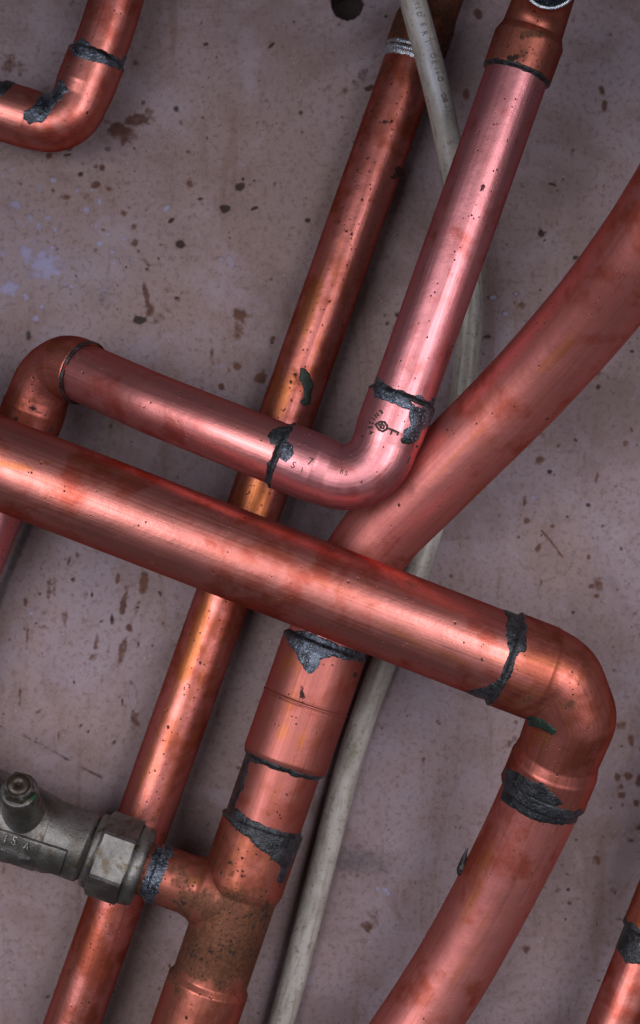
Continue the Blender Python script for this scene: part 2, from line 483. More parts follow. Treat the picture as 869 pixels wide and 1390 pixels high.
# ---------------------------------------------------------------- the wall panel
HOLE = (471, 4, 21)
def build_wall():
    dx = 0.00052
    xs = np.concatenate([np.linspace(-0.50, -0.15, 24)[:-1], np.arange(-0.15, 0.15, dx), np.linspace(0.151, 0.50, 24)])
    ys = np.concatenate([np.linspace(-0.60, -0.23, 24)[:-1], np.arange(-0.23, 0.23, dx), np.linspace(0.231, 0.60, 24)])
    Xw, Yw = np.meshgrid(xs, ys, indexing='xy')
    pos = np.stack([Xw, Yw, np.zeros_like(Xw)], -1)
    X = Xw / (K * H) + CX
    Y = -Yw / (K * H) + CY
    fl = pos.reshape(-1, 3)
    e1 = (vnoise(fl, 520, 11, 3) - 0.5).reshape(X.shape)
    e2 = (vnoise(fl, 150, 12, 2) - 0.5).reshape(X.shape)
    st = np.zeros(X.shape + (4,))
    x0, y0 = X[0, 0], Y[0, 0]
    cols = X[0]; rows = Y[:, 0]
    def win(px, py, R):
        i0, i1 = np.searchsorted(cols, px - R), np.searchsorted(cols, px + R)
        j0, j1 = np.searchsorted(-rows, -(py + R)), np.searchsorted(-rows, -(py - R))
        return slice(j0, j1), slice(i0, i1)
    def blob(px, py, rx, ry, an, ch, s=1.0, edge=0.45, rag=1.0, ring=0.0):
        w = win(px, py, 2.2 * max(rx, ry) + 3)
        if X[w].size == 0: return
        ca, sa = math.cos(math.radians(an)), math.sin(math.radians(an))
        u = ((X[w] - px) * ca + (Y[w] - py) * sa) / rx; v = (-(X[w] - px) * sa + (Y[w] - py) * ca) / ry
        d = np.hypot(u, v) + rag * (e1[w] * 0.7 + e2[w] * 0.5)
        m = np.clip((1 + edge - d) / (2 * edge), 0, 1)
        if ring > 0:
            m = m * np.clip((d - (1 - ring)) / 0.25, 0.0, 1)
        st[w][..., ch] = np.maximum(st[w][..., ch], s * m)
    def line(pts, wid, ch, s, brk=0.6):
        pts = np.array(pts, float)
        c = pts.mean(0); R = np.abs(pts - c).max() + wid * 3
        w = win(c[0], c[1], R)
        d = sd_line(X[w], Y[w], pts) + 3.0 * e1[w]
        m = np.clip(1.4 - d / wid, 0, 1) * np.clip(0.5 + brk * 3 * e2[w] + (1 - brk) * 0.6, 0, 1)
        st[w][..., ch] = np.maximum(st[w][..., ch], s * m)
    BR, DK, BL, SO = 0, 1, 2, 3
    # ----- brown stains (px, py, rx, ry, angle, strength)
    for b in [(325, 428, 10, 10, 0, .95), (324, 449, 8, 16, 0, .62), (288, 480, 4, 9, 0, .7), (289, 494, 3, 7, 10, .6), (323, 498, 5, 5, 0, .9),
              (353, 513, 7, 6, 0, 1), (370, 460, 4.5, 5, 0, .9), (301, 525, 4, 5, 0, .8), (311, 503, 3, 4, 0, .7), (273, 530, 4, 6, 30, .5),
              (198, 396, 5, 16, -12, .7), (203, 418, 7, 15, -15, .8), (215, 432, 14, 8, 0, .5), (230, 392, 9, 7, 0, .45), (226, 420, 10, 8, 0, .4),
              (186, 163, 22, 8, -8, .75), (160, 178, 20, 12, 15, .85), (168, 190, 10, 7, 0, .75), (203, 152, 7, 5, 0, .6), (258, 250, 6, 11, 25, .7),
              (131, 251, 7, 6, 0, .85), (150, 257, 7, 4, 10, .7), (138, 228, 4, 4, 0, .8), (118, 267, 6, 6, 0, .5), (66, 212, 5, 5, 0, .8), (72, 259, 4, 6, 0, .75),
              (130, 226, 6, 3, 0, .6), (168, 290, 5, 4, 0, .6), (182, 307, 4, 4, 0, .7), (183, 330, 5, 6, -30, .7), (188, 341, 3, 4, 0, .7), (200, 358, 3, 8, -40, .6),
              (12, 90, 10, 14, 0, .7), (28, 92, 9, 11, 0, .5), (95, 202, 5, 4, 0, .7), (62, 192, 4, 4, 0, .5), (97, 5, 12, 4, 0, .4), (184, 86, 5, 5, 0, .7), (165, 22, 4, 2, 0, .6),
              (168, 820, 5, 22, 12, .85), (196, 790, 6, 15, 15, .85), (175, 852, 6, 6, 0, 1), (167, 880, 4, 22, 15, .7), (131, 871, 3, 12, 10, .65), (127, 892, 5, 5, 0, .6),
              (67, 798, 3, 16, 3, .65), (74, 796, 4, 22, 3, .4), (61, 832, 8, 5, 20, .65), (57, 852, 12, 5, 10, .55), (89, 836, 6, 14, 15, .55), (37, 863, 2.6, 20, 3, .7),
              (27, 942, 2.6, 17, 0, .65), (52, 967, 6, 4, -30, .7), (80, 998, 2.4, 9, 0, .75), (183, 975, 6, 12, 0, .65), (35, 818, 3, 7, -10, .95), (160, 786, 3, 7, 10, .8),
              (185, 830, 3, 14, 15, .5), (148, 880, 3, 30, 12, .35), (138, 925, 6, 40, 8, .25), (58, 688, 14, 4, -25, .5), (77, 706, 3, 3, 0, .6), (94, 762, 2.6, 6, 15, .8),
              (844, 985, 11, 6, -20, .65), (857, 1006, 4, 9, -10, .7), (838, 1056, 5, 8, -25, .8), (853, 1054, 6, 7, 0, .9), (867, 1060, 5, 9, 0, .8), (843, 1069, 5, 6, 0, .8),
              (843, 1079, 7, 6, 0, .9), (863, 1090, 5, 6, 0, .8), (845, 1093, 3.4, 5, 0, .7), (857, 1141, 4.5, 3, 0, .75), (868, 1124, 5, 6, 0, .8), (852, 1138, 3, 3, 0, .6), (810, 1167, 5, 7, -30, .6),
              (693, 1008, 10, 6, -15, .7), (698, 1000, 6, 5, 0, .5), (832, 1209, 9, 5, 10, .5), (714, 1288, 7, 5, 0, .7), (773, 1226, 3.4, 3, 0, .8), (756, 1209, 4, 3, 0, .6), (762, 1283, 3, 4, 0, .6),
              (810, 649, 3.6, 7, 5, .8), (712, 682, 3.2, 8, 3, .75), (715, 706, 5, 5, 0, .8), (731, 743, 4.5, 5.5, 0, .8), (750, 714, 3.4, 3, 0, .9), (799, 756, 3.2, 4.5, 0, .8), (843, 745, 3, 4, 0, .8),
              (803, 796, 4.5, 4.5, 0, .8), (810, 809, 3.6, 3.2, 0, .8), (734, 623, 6, 5, 0, .75), (726, 695, 2.6, 2.6, 0, .6), (849, 601, 4, 4, 0, .6), (836, 660, 3, 3, 0, .6), (735, 790, 3, 4, 20, .6),
              (649, 20, 6, 7, 0, .9), (817, 122, 4, 9, -10, .8), (821, 142, 4, 9, -8, .85), (633, 128, 5, 6, 10, .85), (828, 47, 3, 3, 0, .8), (778, 204, 3.4, 4.2, 0, .8),
              (494, 101, 10, 14, 25, .55), (484, 112, 7, 6, 0, .5), (447, 120, 6, 7, 0, .45), (503, 119, 7, 3.2, -20, .9), (537, 450, 6, 12, 10, .7), (592, 520, 3, 4, 0, .6), (523, 555, 5, 6, 0, .5),
              (500, 1258, 9, 8, 0, .70), (510, 1245, 12, 20, 30, .35), (520, 1150, 20, 10, 20, .25), (470, 1185, 10, 14, 0, .35), (595, 1105, 14, 8, 0, .3),
              (812, 500, 5, 14, 5, .6), (735, 590, 6, 10, 10, .4), (758, 605, 3, 4, 0, .6), (700, 980, 5, 3, 0, .5), (12, 1290, 6, 40, -5, .4), (5, 1180, 4, 9, 10, .6),
              (870, 690, 4, 8, 0, .5), (350, 1000, 5, 14, 5, .35), (238, 1090, 4, 8, 0, .35), (262, 930, 5, 9, 0, .4)]:
        blob(*b[:5], BR, b[5], edge=.5, rag=1.5)
        blob(b[0], b[1] + b[3] * .3, b[2] * 1.7, b[3] * 1.5, b[4], BR, b[5] * .30, edge=.8, rag=1.5)
    # ----- dark grey and near-black spots
    for b in [(325, 253, 7, 6, 0, .95), (306, 283, 7, 6, 0, .95), (245, 332, 7, 6, 0, .95), (345, 283, 5.5, 2.6, -20, .9), (232, 300, 5, 2.8, -40, .9), (418, 299, 3.6, 3, 0, .9),
              (189, 434, 9, 6, 5, 1), (734, 317, 4.2, 4, 0, .95), (781, 350, 5, 3.6, 0, .85), (152, 840, 2.6, 7, 0, .85), (101, 926, 2, 4, 0, .85), (188, 874, 2, 4, 0, .8), (125, 808, 2.4, 4, 0, .8),
              (661, 457, 6, 3, 0, .7), (749, 250, 8, 2.2, 10, .7), (368, 62, 6, 2.2, -40, .85), (272, 270, 4, 1.8, -10, .8), (241, 404, 4, 3, 0, .7), (110, 236, 4, 3.4, 0, .9),
              (746, 640, 4, 3.4, 0, .9), (770, 701, 3, 2.4, 0, .8), (798, 686, 4, 3, 0, .8), (92, 210, 6, 2.2, -10, .8), (166, 952, 2, 5, 0, .7), (110, 985, 3, 4, 20, .6), (120, 993, 2, 4, 20, .7), (155, 1007, 5, 2, -40, .7),
              (842, 1248, 3, 2, 0, .6), (782, 1140, 3, 2, 0, .7), (768, 1248, 2.4, 2, 0, .8), (345, 245, 3, 2, 0, .8), (330, 243, 2.4, 2.6, 0, .8), (140, 312, 3, 2.4, 0, .6), (64, 348, 4, 4, 0, .5), (200, 365, 3, 2, 0, .7)]:
        blob(*b[:5], DK, b[5], edge=0.4, rag=0.9)
        blob(b[0], b[1] + 1, b[2] * 1.5, b[3] * 1.6, b[4], BR, .45, edge=.7, rag=1.2)
    # ----- drops that dried with a dark rim
    for b in [(361, 142, 6.5, 7, 0, .75), (355, 171, 8, 6.5, 20, .8), (331, 275, 3.4, 4.2, -25, .7), (313, 355, 6.5, 11, -28, .75), (300, 352, 4, 5.5, -20, .7), (254, 392, 3.4, 4, 0, .6), (302, 443, 3.2, 6, -10, .5),
              (670, 404, 7.5, 5, 0, .95), (681, 402, 3, 3, 0, .9), (701, 399, 5.2, 4, 0, .9), (686, 426, 6, 5, 0, .95), (614, 517, 4, 6, 0, .8), (180, 945, 6.5, 23, -6, .75), (735, 317, 5, 5, 0, .5), (751, 330, 3, 3, 0, .8), (759, 326, 3, 3, 0, .7),
              (48, 432, 6, 5, 0, .4), (208, 810, 3.4, 3.4, 0, .7), (337, 541, 3.4, 4, 0, .7), (335, 105, 4, 4, 0, .6), (344, 53, 3.4, 3, 0, .8), (76, 726, 3, 3.4, 0, .6), (213, 406, 3, 3, 0, .6), (191, 385, 5, 12, -10, .6)]:
        blob(*b[:5], DK, b[5], edge=0.25, rag=0.5, ring=0.38)
    # ----- pale blue flakes of old paint
    for b in [(62, 358, 17, 24, 25, .8), (36, 342, 13, 10, 0, .75), (14, 392, 16, 11, 10, .8), (40, 352, 10, 9, 0, .6), (18, 277, 10, 9, 0, .65), (65, 295, 9, 5, 0, .7), (136, 330, 5, 4.5, 0, .95), (75, 311, 2.6, 5, 0, .9),
              (168, 325, 3.6, 3.4, 0, .8), (152, 342, 3, 2.6, 0, .8), (156, 357, 3, 2, 0, .8), (181, 354, 10, 9, 0, .45), (118, 285, 6, 4, 20, .8), (105, 258, 4, 4, 0, .6), (55, 253, 8, 6, 0, .5), (42, 297, 6, 6, 0, .6),
              (24, 240, 6, 5, 0, .4), (97, 389, 3, 2.6, 0, .9), (48, 432, 4.6, 4, 0, .8), (36, 404, 3.6, 6, -25, .8), (57, 416, 5, 4, 0, .8), (90, 360, 3, 9, 0, .55), (107, 358, 3, 8, 0, .5), (80, 298, 3, 3, 0, .8), (120, 320, 8, 8, 0, .4),
              (28, 237, 16, 6, 0, .35), (145, 295, 20, 14, 0, .32), (4, 345, 8, 9, 0, .6), (5, 375, 6, 8, 0, .5), (160, 405, 3, 8, -30, .5), (144, 394, 3, 3, 0, .6),
              (513, 1206, 2.4, 2.4, 0, 1), (523, 1208, 5, 2.4, 20, 1), (528, 1213, 2.4, 3.4, 20, 1), (528, 1236, 2.4, 2.2, 0, .9), (541, 1233, 2, 3, 0, .8), (521, 1254, 2, 2, 0, .7),
              (42, 832, 3.4, 3, 30, 1.2), (38, 827, 2, 1.6, 0, 1), (313, 355, 5.2, 9.4, -28, .55), (300, 352, 2.8, 4, -20, .6), (670, 404, 4.6, 2.6, 0, 1), (701, 399, 2.8, 2, 0, .9), (686, 426, 3.6, 2.6, 0, 1), (613, 517, 2, 4, 0, .8),
              (180, 945, 4.4, 20, -6, .45), (188, 1030, 16, 24, 25, .40), (200, 1000, 8, 18, 20, .45), (168, 1035, 10, 8, 0, .4), (215, 880, 4, 30, 4, .38), (300, 497, 5, 3, 0, .6), (265, 518, 7, 4, 0, .4),
              (792, 683, 7, 4, -15, .5), (760, 700, 9, 5, -30, .4), (724, 676, 3, 4, 0, .7), (830, 790, 6, 26, -42, .38), (795, 730, 6, 40, -45, .3), (110, 365, 20, 40, 10, .25), (430, 330, 4, 3, 0, .3), (570, 1020, 6, 14, 20, .3)]:
        blob(*b[:5], BL, b[5], edge=0.5, rag=1.5)
    # ----- soot and greasy haze
    for b in [(490, 1168, 48, 20, 8, .75), (470, 1172, 22, 13, 0, .8), (520, 1180, 30, 16, 0, .5), (140, 402, 14, 26, 12, .5), (150, 380, 24, 40, 0, .2), (330, 730, 40, 60, 20, .25), (470, 80, 30, 30, 0, .2), (450, 50, 12, 5, -60, .4),
              (505, 30, 8, 8, 0, .3), (770, 40, 60, 60, 0, .25), (100, 330, 70, 60, 0, .10), (600, 640, 50, 50, 0, .2), (205, 1150, 14, 60, 18, .3), (860, 760, 6, 20, -42, .5)]:
        blob(*b[:5], SO, b[5], edge=0.9, rag=0.5)
    # ----- scratches, hairline cracks and a grey strip
    line([(0, 986), (35, 1000), (70, 1018), (100, 1036), (125, 1049), (140, 1056)], 2.2, DK, .62, .5)
    line([(735, 720), (765, 757), (800, 795), (830, 835), (862, 882)], 1.6, DK, .5, .5)
    line([(735, 720), (748, 735), (763, 756)], 1.6, BR, .9, .3)
    line([(44, 704), (26, 745), (2, 806), (-14, 850)], 6.0, SO, 1.0, .3)  # dark grey strip on the wall along the pipe leg's edge
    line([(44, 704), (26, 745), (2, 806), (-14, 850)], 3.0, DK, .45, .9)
    line([(449, 62), (453, 46), (462, 30)], 3.0, DK, .55, .6)
    line([(497, 16), (508, 12), (511, 22), (500, 25)], 2.2, DK, .5, .6)
    line([(462, 30), (470, 36), (484, 47)], 2.0, DK, .35, .6)
    line([(28, 245), (48, 262), (47, 268)], 1.6, DK, .3, .4)
    line([(0, 325), (24, 317), (45, 308)], 1.8, DK, .35, .4)
    line([(106, 305), (118, 295), (122, 285)], 2.2, DK, .5, .6)
    line([(60, 408), (75, 412), (98, 409), (112, 424)], 1.5, DK, .4, .5)
    line([(146, 913), (160, 923)], 1.4, DK, .4, .3)
    line([(190, 335), (200, 350), (215, 365)], 1.6, DK, .5, .6)
    for i in range(46):
        px, py = rng.uniform(0, 869), rng.uniform(0, 1390)
        a = rng.uniform(0, 6.28); l = rng.uniform(10, 60)
        bend = rng.uniform(-.3, .3)
        line([(px, py), (px + l * .5 * math.cos(a), py + l * .5 * math.sin(a)), (px + l * math.cos(a + bend), py + l * math.sin(a + bend))], 1.2, BL if i % 3 else DK, .30, .5)
    # ----- splatter
    for i in range(1700):
        if rng.random() < .35:
            cxp, cyp, sx, sy = [(160, 270, 45, 60), (330, 300, 80, 110), (250, 400, 50, 60), (760, 380, 60, 90), (820, 700, 60, 90), (120, 830, 70, 70), (800, 1130, 45, 90), (500, 1200, 60, 60), (540, 150, 60, 90), (250, 130, 90, 70)][rng.integers(10)]
            px, py = rng.normal(cxp, sx), rng.normal(cyp, sy)
        else:
            px, py = rng.uniform(-40, 910), rng.uniform(-40, 1430)
        r = 0.8 + rng.gamma(1.2, 0.65)
        blob(px, py, r * rng.uniform(.7, 1.1), r * rng.uniform(.8, 1.6), rng.uniform(0, 180), BR if rng.random() < .62 else DK, rng.uniform(.35, .85), edge=.6, rag=.8)
    for i in range(90):
        px, py = rng.normal(70, 60), rng.normal(330, 70)
        r = 1 + rng.gamma(1.3, 1.0)
        blob(px, py, r, r * rng.uniform(.7, 1.5), rng.uniform(0, 180), BL, rng.uniform(.4, .9), edge=.5, rag=1.4)
    # ----- the drilled hole is a real recess
    hx, hy, hr = HOLE
    d = np.hypot(X - hx, (Y - hy)) + 3.5 * e1 + 2.5 * e2
    pos[..., 2] = -0.014 * np.clip((hr - d) / 1.6 + 0.5, 0, 1)
    st[..., DK] = np.maximum(st[..., DK], np.clip((hr + 3 - d) / 3, 0, 1) * .9)  # hole's inner shade also painted in as dark colour
    n, m = X.shape
    idx = np.arange(n * m).reshape(n, m)
    q = np.stack([idx[:-1, :-1], idx[:-1, 1:], idx[1:, 1:], idx[1:, :-1]], -1).reshape(-1, 4)
    v = pos.reshape(-1, 3); w = st.reshape(-1, 4)
    # edges and back give the panel its thickness
    rim = np.concatenate([idx[0, :], idx[1:, -1], idx[-1, -2::-1], idx[-2:0:-1, 0]])
    back = v[rim].copy(); back[:, 2] = -0.018
    o = len(v); R = len(rim)
    v = np.vstack([v, back, [[0, 0, -0.018]]]); w = np.vstack([w, np.zeros((R + 1, 4))])
    a = np.arange(R); b = (a + 1) % R
    side = np.stack([rim[a], o + a, o + b, rim[b]], -1)
    q = np.vstack([q, side])
    me = mesh_obj('wall', v, q, wall_mat(), None, None, w)
    me['kind'] = 'structure'
    return me

def wall_mat():
    m = NT('stained_panel')
    o = m.obj()
    br, dk, bl, so = m.attr('wear')
    big = m.noise(o, 9, 5, 0.6, 0.5); mid = m.noise(o, 45, 5, 0.62); fine = m.noise(o, 420, 4, 0.65); grain = m.noise(o, 1900, 3, 0.6)
    col = m.mix(m.step(big, 0.36, 0.64), (0.215, 0.158, 0.154), (0.228, 0.186, 0.214))
    col = m.mix(m.math('MULTIPLY', m.step(mid, 0.46, 0.72), 0.55), col, (0.160, 0.102, 0.088))
    col = m.mix(m.math('MULTIPLY', m.step(m.noise(o, 22, 4, 0.6), 0.55, 0.72), 0.35), col, (0.255, 0.205, 0.255))
    col = m.mix(m.math('MULTIPLY', m.step(fine, 0.50, 0.64), 0.55), col, (0.120, 0.080, 0.072))
    col = m.mix(m.math('MULTIPLY', m.step(grain, 0.52, 0.66), 0.50), col, (0.32, 0.26, 0.275))
    col = m.mix(m.math('MULTIPLY', m.step(m.noise(o, 13, 6, 0.66, 0.8), 0.46, 0.62), 0.45), col, (0.125, 0.084, 0.080))
    col = m.mix(m.math('MULTIPLY', m.step(m.noise(o, 17, 6, 0.7, 1.2), 0.52, 0.66), 0.40), col, (0.28, 0.235, 0.275))
    col = m.mix(m.math('MULTIPLY', m.step(m.noise(m.map(o, (1.0, 1.0, 0.12)), 120, 4, 0.6, 0.5), 0.56, 0.70), 0.40), col, (0.135, 0.078, 0.056))
    sp = m.math('MULTIPLY', m.step(m.voro(o, 640), 0.14, 0.26, 1.0, 0.0), m.step(m.noise(o, 150, 3, 0.6), 0.50, 0.58))
    col = m.mix(m.math('MULTIPLY', sp, 0.55), col, (0.085, 0.050, 0.040))
    pl = m.math('MULTIPLY', m.step(m.voro(m.map(o, (1.1, 1.0, 0.9)), 430), 0.10, 0.20, 1.0, 0.0), m.step(m.noise(o, 90, 3, 0.6), 0.54, 0.60))
    col = m.mix(m.math('MULTIPLY', pl, 0.45), col, (0.34, 0.30, 0.36))
    j = m.math('MULTIPLY', m.math('SUBTRACT', fine, 0.5), 0.9)
    jg = m.math('MULTIPLY', m.math('SUBTRACT', grain, 0.5), 0.5)
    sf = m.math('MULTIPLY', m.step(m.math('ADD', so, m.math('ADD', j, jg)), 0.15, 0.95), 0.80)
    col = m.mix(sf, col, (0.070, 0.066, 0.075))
    bf = m.math('MULTIPLY', m.step(m.math('ADD', br, j), 0.20, 0.80), 0.86)
    col = m.mix(bf, col, m.mix(m.step(mid, 0.4, 0.6), (0.058, 0.020, 0.010), (0.092, 0.036, 0.020)))
    blf = m.step(m.math('ADD', bl, m.math('ADD', m.math('MULTIPLY', j, 1.3), jg)), 0.34, 0.80)
    col = m.mix(m.math('MULTIPLY', blf, 0.62), col, (0.26, 0.27, 0.46))
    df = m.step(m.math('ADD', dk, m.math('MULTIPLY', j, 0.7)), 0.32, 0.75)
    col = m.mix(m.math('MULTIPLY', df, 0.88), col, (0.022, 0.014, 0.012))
    b = m.bump(grain, 0.22, 0.0008)
    b = m.bump(fine, 0.25, 0.0015, b)
    b = m.bump(m.math('SUBTRACT', blf, m.math('ADD', df, m.math('MULTIPLY', bf, 0.5))), 0.35, 0.0004, b)
    b = m.bump(m.noise(m.map(o, (1, 1, 0.55)), 38, 5, 0.62, 0.6), 0.16, 0.006, b)
    r = m.math('SUBTRACT', 0.70, m.math('MULTIPLY', m.step(mid, 0.4, 0.7), 0.14))
    return m.out(col, r, 0.0, b, 0.10)
build_wall()

# ---------------------------------------------------------------- stamped and printed characters
def text_mesh(body, extrude=0.06, spacing=1.0, bold=0.0):
    c = bpy.data.curves.new('text', 'FONT')
    c.body = body; c.size = 1.0; c.align_x = 'CENTER'; c.align_y = 'CENTER'; c.extrude = extrude; c.space_character = spacing
    c.resolution_u = 3; c.offset = bold
    o = bpy.data.objects.new('text', c)
    COL.objects.link(o)
    bpy.context.view_layer.update()
    me = o.evaluated_get(bpy.context.evaluated_depsgraph_get()).to_mesh()
    v = np.array([x.co[:] for x in me.vertices]); f = [tuple(p.vertices) for p in me.polygons]
    o.to_mesh_clear()
    bpy.data.objects.remove(o); bpy.data.curves.remove(c)
    return v, f

def prism2d(polys, e=0.06):
    """flat outlines (each a list of 2D points) extruded to +-e"""
    V, F = [], []
    for pl in polys:
        n = len(pl); o = len(V)
        V += [(x, y, e) for x, y in pl] + [(x, y, -e) for x, y in pl]
        F += [tuple(o + i for i in range(n)), tuple(o + n + i for i in reversed(range(n)))]
        F += [(o + i, o + (i + 1) % n, o + n + (i + 1) % n, o + n + i)[::-1] for i in range(n)]
    return np.array(V, float), F

def stroke(pts, w):
    """a polyline as thick quads"""
    out = []
    for (a, b) in zip(pts[:-1], pts[1:]):
        a, b = np.array(a, float), np.array(b, float)
        d = (b - a) / (np.linalg.norm(b - a) + 1e-9); n = np.array([-d[1], d[0]]) * w / 2
        a, b = a - d * w * .3, b + d * w * .3
        out.append([tuple(a + n), tuple(a - n), tuple(b - n), tuple(b + n)])
    return out

DEBUG = False
def wrap(name, path, prof, V, F, cpx, cpy, ang, size, mat, parent, lift=0.0001, thick=0.0002):
    """lay a flat outline (units of letter height, y up) on a tube at a photo pixel, reading direction ang (deg, down positive)"""
    rf = rfun(prof)
    S = path.s
    TH = np.linspace(-1.5, 1.5, 241)
    SS, TT = np.meshgrid(S, TH, indexing='ij')
    pos, _ = path.surf(SS, TT, rf(SS))
    X, Y = proj(pos)
    i, j = np.unravel_index(np.argmin((X - cpx) ** 2 + (Y - cpy) ** 2), X.shape)
    s0, t0 = S[i], TH[j]; r = rf(np.array([s0]))[0]
    e = 1e-3
    def px(s, t):
        p, _ = path.surf(np.array([s]), np.array([t]), rf(np.array([s])))
        return np.array([a[0] for a in proj(p)])
    J = np.stack([(px(s0 + e, t0) - px(s0 - e, t0)) / (2 * e), (px(s0, t0 + e / r) - px(s0, t0 - e / r)) / (2 * e)], 1)
    Ji = np.linalg.inv(J)
    a = math.radians(ang)
    ex = Ji @ (np.array([math.cos(a), math.sin(a)]) * size)
    ey = Ji @ (np.array([math.sin(a), -math.cos(a)]) * size)
    st = V[:, :1] * ex[None] + V[:, 1:2] * ey[None]
    zz = np.sign(V[:, 2]) * thick / 2
    s = s0 + st[:, 0]; t = t0 + st[:, 1] / r
    p, _ = path.surf(s, t, rf(s) + lift + zz)
    if DEBUG: print("WRAP", name, [x.round(1) for x in (proj(p)[0].min(), proj(p)[0].max(), proj(p)[1].min(), proj(p)[1].max())], p[:,2].min().round(4), p[:,2].max().round(4), s0, t0)
    return mesh_obj(name, p, F, mat, parent, None, None, smooth=False)

def ring_prof(pts):
    return [(float(s), float(r)) for s, r in pts]

def fitting_prof(sA, sB, rp, sock, bend, la, lb, lip=0.0007):
    """end-feed fitting between mouths sA and sB: rounded lips, sockets, then the slightly narrower body"""
    return ring_prof([(sA, rp - 0.0004), (sA + 0.00005, sock - lip * .5), (sA + lip * .5, sock), (sA + la, sock), (sA + la + 0.0012, sock - (sock - bend) * .35), (sA + la + 0.005, bend),
                      (sB - lb - 0.005, bend), (sB - lb - 0.0012, sock - (sock - bend) * .35), (sB - lb, sock), (sB - lip * .5, sock), (sB - 0.00005, sock - lip * .5), (sB, rp - 0.0004)])

def joint_prof(sj, side, rp, sock, w=0.0009):
    """radius across a socket mouth: side=+1 when the socket lies at larger s"""
    if side > 0: return ring_prof([(sj - 1, rp), (sj - w, rp), (sj + 0.0002, sock), (sj + 1, sock)])
    return ring_prof([(sj - 1, sock), (sj - 0.0002, sock), (sj + w, rp), (sj + 1, rp)])

def joint(part, path, sj, side, rp, sock, mat, polys=(), w=(0.0014, 0.0009), amp=0.00045, name='solder_joint', span=0.016, seed=1, rag=1.0, polymat=None, polyamp=0.00026):
    """solder bead in the socket mouth plus the smears round it"""
    pr = joint_prof(sj, side, rp, sock)
    a, b = (w[0], w[1]) if side > 0 else (w[1], w[0])
    patch(name, path, pr, sj - a * 2.2, sj + b * 2.2, hring(sj, a, b, amp, rag), mat, part, seed=seed)
    for k, pl in enumerate(polys):
        patch('solder_smear', path, pr, sj - span, sj + span, hpoly(pl, polyamp), polymat or mat, part, seed=seed + 3 + k)

# ================================================================ A: elbow with the big grey smear
rA = 36 * K * (H - 0.022)
sockA = rA + 0.0011
pA = Path([(190, -230, .022), (172, -25, .022, .3), (92, 178.5, .022, .0128), (-260, 66, .022)])
tA = thing('copper_pipe_run', 'copper pipe whose elbow has a broad grey solder smear on its inner curve', 'pipe', P(92, 178, .022))
jA1 = pA.at(133, 79); jA2 = pA.at(1, 149)
blA = [(60, 150, 14, 10, -30, 0, .3), (110, 70, 10, 4, 15, 0, .5), (135, 38, 12, 1.5, 5, 0, .55), (128, 50, 8, 1.2, 5, 0, .5), (92, 90, 4, 4, 0, 0, .8), (110, 88, 3, 3, 0, 0, .7), (155, 105, 2, 6, 15, 0, .7), (130, 18, 3, 4, 0, 0, .6), (92, 108, 3, 5, 20, 0, .6), (40, 150, 20, 12, 0, 1, .4), (30, 130, 14, 8, 0, 1, .4), (140, 150, 10, 12, 0, 2, .5)]
tube('pipe', pA, 0, jA1 + .006, [(0, rA), (9, rA)], M['copper_red'], tA, blobs=blA)
tube('pipe', pA, jA2 - .006, pA.L, [(0, rA), (9, rA)], M['copper_red'], tA, blobs=blA)
eA = tube('elbow', pA, jA1, jA2, fitting_prof(jA1, jA2, rA, sockA, sockA - .0006, .0125, .0125), M['copper_red'], tA, blobs=blA)
joint(eA, pA, jA1, 1, rA, sockA, M['solder_black'], [[(97, 66), (103, 58), (112, 54), (118, 56), (121, 62), (128, 70), (140, 73), (152, 76), (166, 84), (172, 72), (174, 80), (169, 95), (135, 84), (97, 73)]], seed=4, polymat=M['solder'])
joint(eA, pA, jA2, -1, rA, sockA, M['solder_black'], [[(-8, 100), (8, 102), (20, 112), (12, 120), (4, 128), (-8, 132)]], seed=9)
fpA = fitting_prof(jA1, jA2, rA, sockA, sockA - .0006, .0125, .0125)
patch('solder_smear', pA, fpA, jA1 + .004, jA2 - .001, hpoly([(80, 108), (79, 120), (66, 122), (55, 130), (47, 144), (33, 153), (31, 161), (40, 167), (58, 164), (66, 155), (72, 143), (82, 134), (92, 122)], .0003, 2.5, 2.0), M['solder'], eA, seed=21)

# ================================================================ B: long straight pipe against the wall
zB = 0.0135
rB = 37.5 * K * (H - zB)
pB = Path([(600, -230, zB), (598, -20, zB, .1), (578, 30, zB, .05), (38, 1560, zB)])
tB = thing('copper_pipe_run', 'long straight tarnished copper pipe nearest the wall, with a dark green chip', 'pipe', P(300, 820, zB))
jB = pB.at(556, 80)
blB = [(520, 165, 12, 4, 10, 0, .75), (541, 232, 6, 8, 0, 0, 1.0), (535, 240, 5, 4, 0, 0, .9), (556, 160, 4, 3, 0, 0, .7), (570, 120, 5, 5, 0, 0, .5), (515, 130, 5, 4, 0, 0, .5), (420, 420, 14, 60, 18, 2, .7), (380, 540, 16, 50, 18, 2, .8), (400, 500, 14, 40, 18, 1, .35), (405, 590, 30, 20, 18, 1, .5),
       (340, 690, 30, 60, 18, 2, .8), (265, 870, 18, 110, 18, 2, .7), (330, 700, 30, 30, 0, 1, .35), (215, 1010, 12, 90, 18, 2, .6), (300, 880, 20, 60, 18, 1, .3), (520, 90, 12, 30, 18, 1, .5), (400, 508, 3, 3, 0, 0, .8), (395, 517, 3, 4, 0, 0, .8), (408, 473, 3, 3, 0, 0, .6),
       (218, 1100, 22, 16, 10, 0, .35), (205, 1115, 16, 10, 0, 1, .6)]
blB += [(rng.normal(530 - (y - 110) * .34, 18), y, rng.uniform(1.2, 2.6), rng.uniform(1.2, 3), 0, 0, rng.uniform(.6, 1)) for y in rng.uniform(110, 330, 46)]
